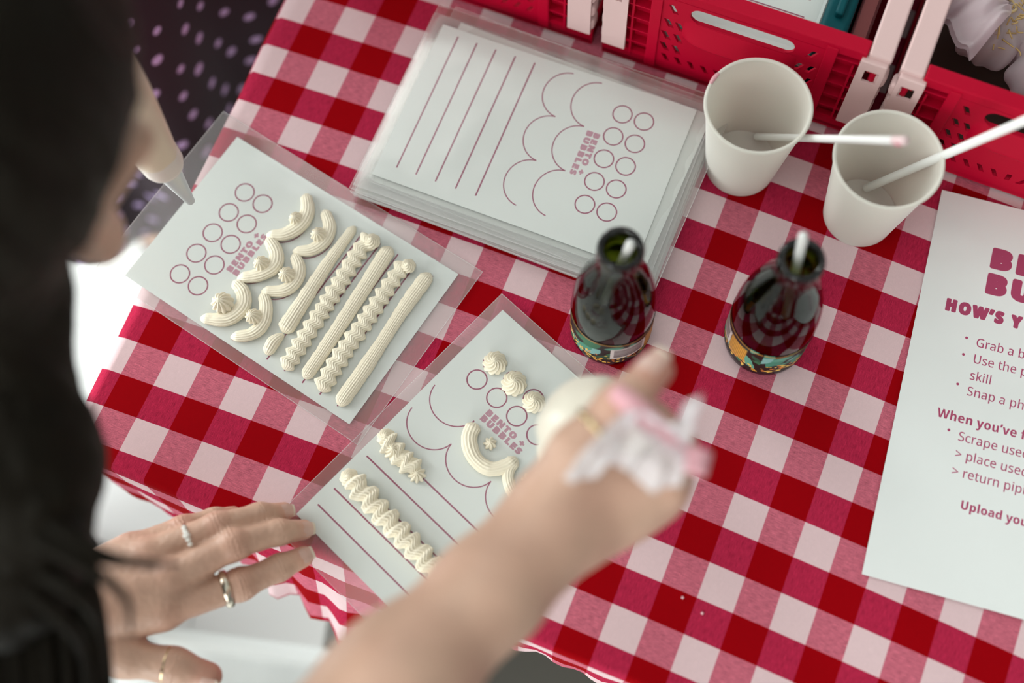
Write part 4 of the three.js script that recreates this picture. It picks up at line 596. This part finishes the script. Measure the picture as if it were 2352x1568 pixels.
// ---------------------------------------------------------------- the second guest in a dotted dress, and the bag she holds
{
  const base = V(-0.32, 0, -0.40), Q = (x, y, z) => V(base.x + x, y, base.z + z), hand = W(-0.045, 0.275, -0.140);
  const who = thing('person', 'guest in an aubergine dress with lilac dots standing at the table end', 'person', base);
  const shR = Q(0.02, 1.33, 0.17), shL = Q(0.02, 1.33, -0.17), elR = W(-0.20, 0.34, -0.15), elL = Q(0.02, 1.05, -0.24), haL = Q(0.10, 0.84, -0.20);
  const wr = hand.clone().add(V(-0.075, 0.01, 0.0)), f = (k) => [wr.clone().add(V(0.03, 0.006 - 0.016 * k, 0.018)), wr.clone().add(V(0.078, 0.008 - 0.018 * k, 0.040)), wr.clone().add(V(0.112, 0.006 - 0.018 * k, 0.022)), wr.clone().add(V(0.108, 0.004 - 0.018 * k, -0.006))];
  const bodySdf = chain([capsule(Q(0, 0.92, 0), Q(0, 1.1, 0), 0.14, 0.115), capsule(Q(0, 1.1, 0), Q(0.01, 1.26, 0), 0.115, 0.12), capsule(shR, shL, 0.055, 0.055), capsule(Q(0.01, 1.36, 0), Q(0.03, 1.46, 0), 0.052, 0.048), ball(Q(0.045, 1.555, 0), 0.092, 0.112, 0.075), ball(Q(0.075, 1.50, 0), 0.05, 0.06, 0.05), capsule(Q(0.135, 1.55, 0), Q(0.152, 1.525, 0), 0.009, 0.012), bones([shR, elR, wr], [0.046, 0.036, 0.024], 0.02), bones([shL, elL, haL], [0.046, 0.036, 0.024], 0.02), capsule(haL, haL.clone().add(V(0.03, -0.09, 0.01)), 0.024, 0.016), bones([Q(0, 0.88, 0.09), Q(0.02, 0.48, 0.09), Q(-0.02, 0.09, 0.09), Q(0.11, 0.03, 0.10)], [0.085, 0.056, 0.036, 0.028], 0.03), bones([Q(0, 0.88, -0.09), Q(0.02, 0.48, -0.09), Q(-0.02, 0.09, -0.09), Q(0.11, 0.03, -0.10)], [0.085, 0.056, 0.036, 0.028], 0.03)], 0.03);
  const gB = nets(bodySdf, Q(-0.22, 0, -0.34), Q(0.34, 1.70, 0.34), 0.015, skinTone([]));
  const handSdf = chain([...[0, 1, 2, 3].map((k) => bones(f(k), [0.0110, 0.0095, 0.0085, 0.0075], 0.004)), capsule(wr, wr.clone().add(V(0.05, -0.015, 0.012)), 0.024, 0.026), bones([wr.clone().add(V(0.02, 0.008, -0.012)), wr.clone().add(V(0.06, 0.014, -0.026)), wr.clone().add(V(0.095, 0.010, -0.022))], [0.013, 0.0115, 0.0095], 0.006), capsule(wr.clone().lerp(elR, 0.4), wr, 0.028, 0.023)], 0.005);
  const gH = nets(handSdf, ...span([wr, ...f(0), ...f(3), wr.clone().lerp(elR, 0.35)], 0.035), 0.004, skinTone([]));
  part('body', mergeBody([gB, gH]), M.skin, who);
  part('hair', nets((x, y, z) => Math.max(ball(Q(0.02, 1.575, 0), 0.112, 0.122, 0.092)(x, y, z), (x - base.x) - 0.085 - 0.5 * Math.max(0, y - 1.58)) + 0.002 * N3(x * 60, y * 20, z * 60), Q(-0.12, 1.42, -0.12), Q(0.16, 1.72, 0.12), 0.009), M.hair, who);
  const dots = data(512, 512, (x, y) => { let on = 0; for (const [cx, cy, r] of DOTS) { let dx = Math.abs(x - cx), dy = Math.abs(y - cy); dx = Math.min(dx, 512 - dx); dy = Math.min(dy, 512 - dy); const d = Math.hypot(dx, dy); on = Math.max(on, 1 - ss(r - 3, r + 2, d)); } const w = 1 + 0.2 * N3(x / 2, y / 2, 4); return [lerp(38 * w, 200, on), lerp(16 * w, 178, on), lerp(30 * w, 226, on)]; });
  const prof = [[1.37, 0.062, 0.075, 0], [1.34, 0.085, 0.175, 0], [1.24, 0.125, 0.178, 0], [1.08, 0.128, 0.14, 0], [0.98, 0.15, 0.165, 0.01], [0.85, 0.175, 0.200, 0.03], [0.68, 0.195, 0.215, 0.06], [0.50, 0.215, 0.225, 0.09], [0.36, 0.225, 0.235, 0.11]];
  const dress = grid(150, 60, (u, v) => { const th = u * 2 * Math.PI, s = v * (prof.length - 1), i = Math.min(prof.length - 2, Math.floor(s)), t = s - i, L = (k) => lerp(prof[i][k], prof[i + 1][k], t), y = L(0), fold = 1 + L(3) * (Math.sin(th * 9 + y * 3) * 0.9 + 0.8 * N3(Math.cos(th) * 3, y * 2, Math.sin(th) * 3)); return [base.x + Math.cos(th) * (L(1) + 0.008) * fold + 0.01, y, base.z + Math.sin(th) * (L(2) + 0.008) * fold, u * 6.4, (1.37 - y) * 5.2]; }, true);
  part('dotted_dress', dress, std(C(1, 1, 1), 0.75, { map: dots, side: THREE.DoubleSide }), who);
  part('sleeve', nets(chain([bones([shR, shR.clone().lerp(elR, 0.55)], [0.060, 0.052])], 0.01), ...span([shR, elR], 0.07), 0.012), std(C(0.022, 0.005, 0.016), 0.8), who);
  for (const z of [0.095, -0.095]) part('shoe', nets(chain([capsule(Q(-0.03, 0.035, z), Q(0.12, 0.032, z), 0.034, 0.030)], 0.01), Q(-0.08, 0, z - 0.05), Q(0.17, 0.08, z + 0.05), 0.007), M.black, who);
  const tipP = P(438, 462, 0.045), top = hand.clone().add(V(0.020, -0.02, 0.004)), ax = top.clone().sub(tipP).normalize(), qz = new THREE.Quaternion().setFromUnitVectors(UP, ax), H = top.distanceTo(tipP);
  const t = thing('piping_bag', 'filled piping bag with a white coupler and steel nozzle held over the filled sheet', 'piping bag', tipP); t.quaternion.copy(qz);
  part('nozzle', lathe([[0.0020, 0.001], [0.0032, 0], [0.0090, 0.044], [0.0096, 0.050], [0.0085, 0.050], [0.002, 0.002]], 32), M.steel, t, false);
  part('coupler', lathe([[0.0095, 0.046], [0.0132, 0.047], [0.0146, 0.051], [0.0152, 0.062], [0.0142, 0.066], [0.010, 0.066]], 40), phy(C(0.82, 0.74, 0.68), 0.4), t, false);
  part('filled_bag', grid(48, 40, (u, v) => { const th = -u * 2 * Math.PI, y = lerp(0.062, H + 0.03, v), r = v < 0.62 ? lerp(0.0146, 0.029, Math.pow(v / 0.62, 0.9)) : v < 0.86 ? lerp(0.029, 0.011, ss(0.62, 0.86, v)) : lerp(0.011, 0.035, ss(0.86, 1, v)); return [Math.cos(th) * r * (1 + 0.02 * Math.sin(th * 5 + y * 40) + (v > 0.86 ? 0.2 * Math.sin(th * 9) : 0)), y, Math.sin(th) * r]; }, true), phy(C(0.80, 0.66, 0.50), 0.45, { clearcoat: 0.2, side: THREE.DoubleSide }), t, false);
}

renderer.render(scene, camera);
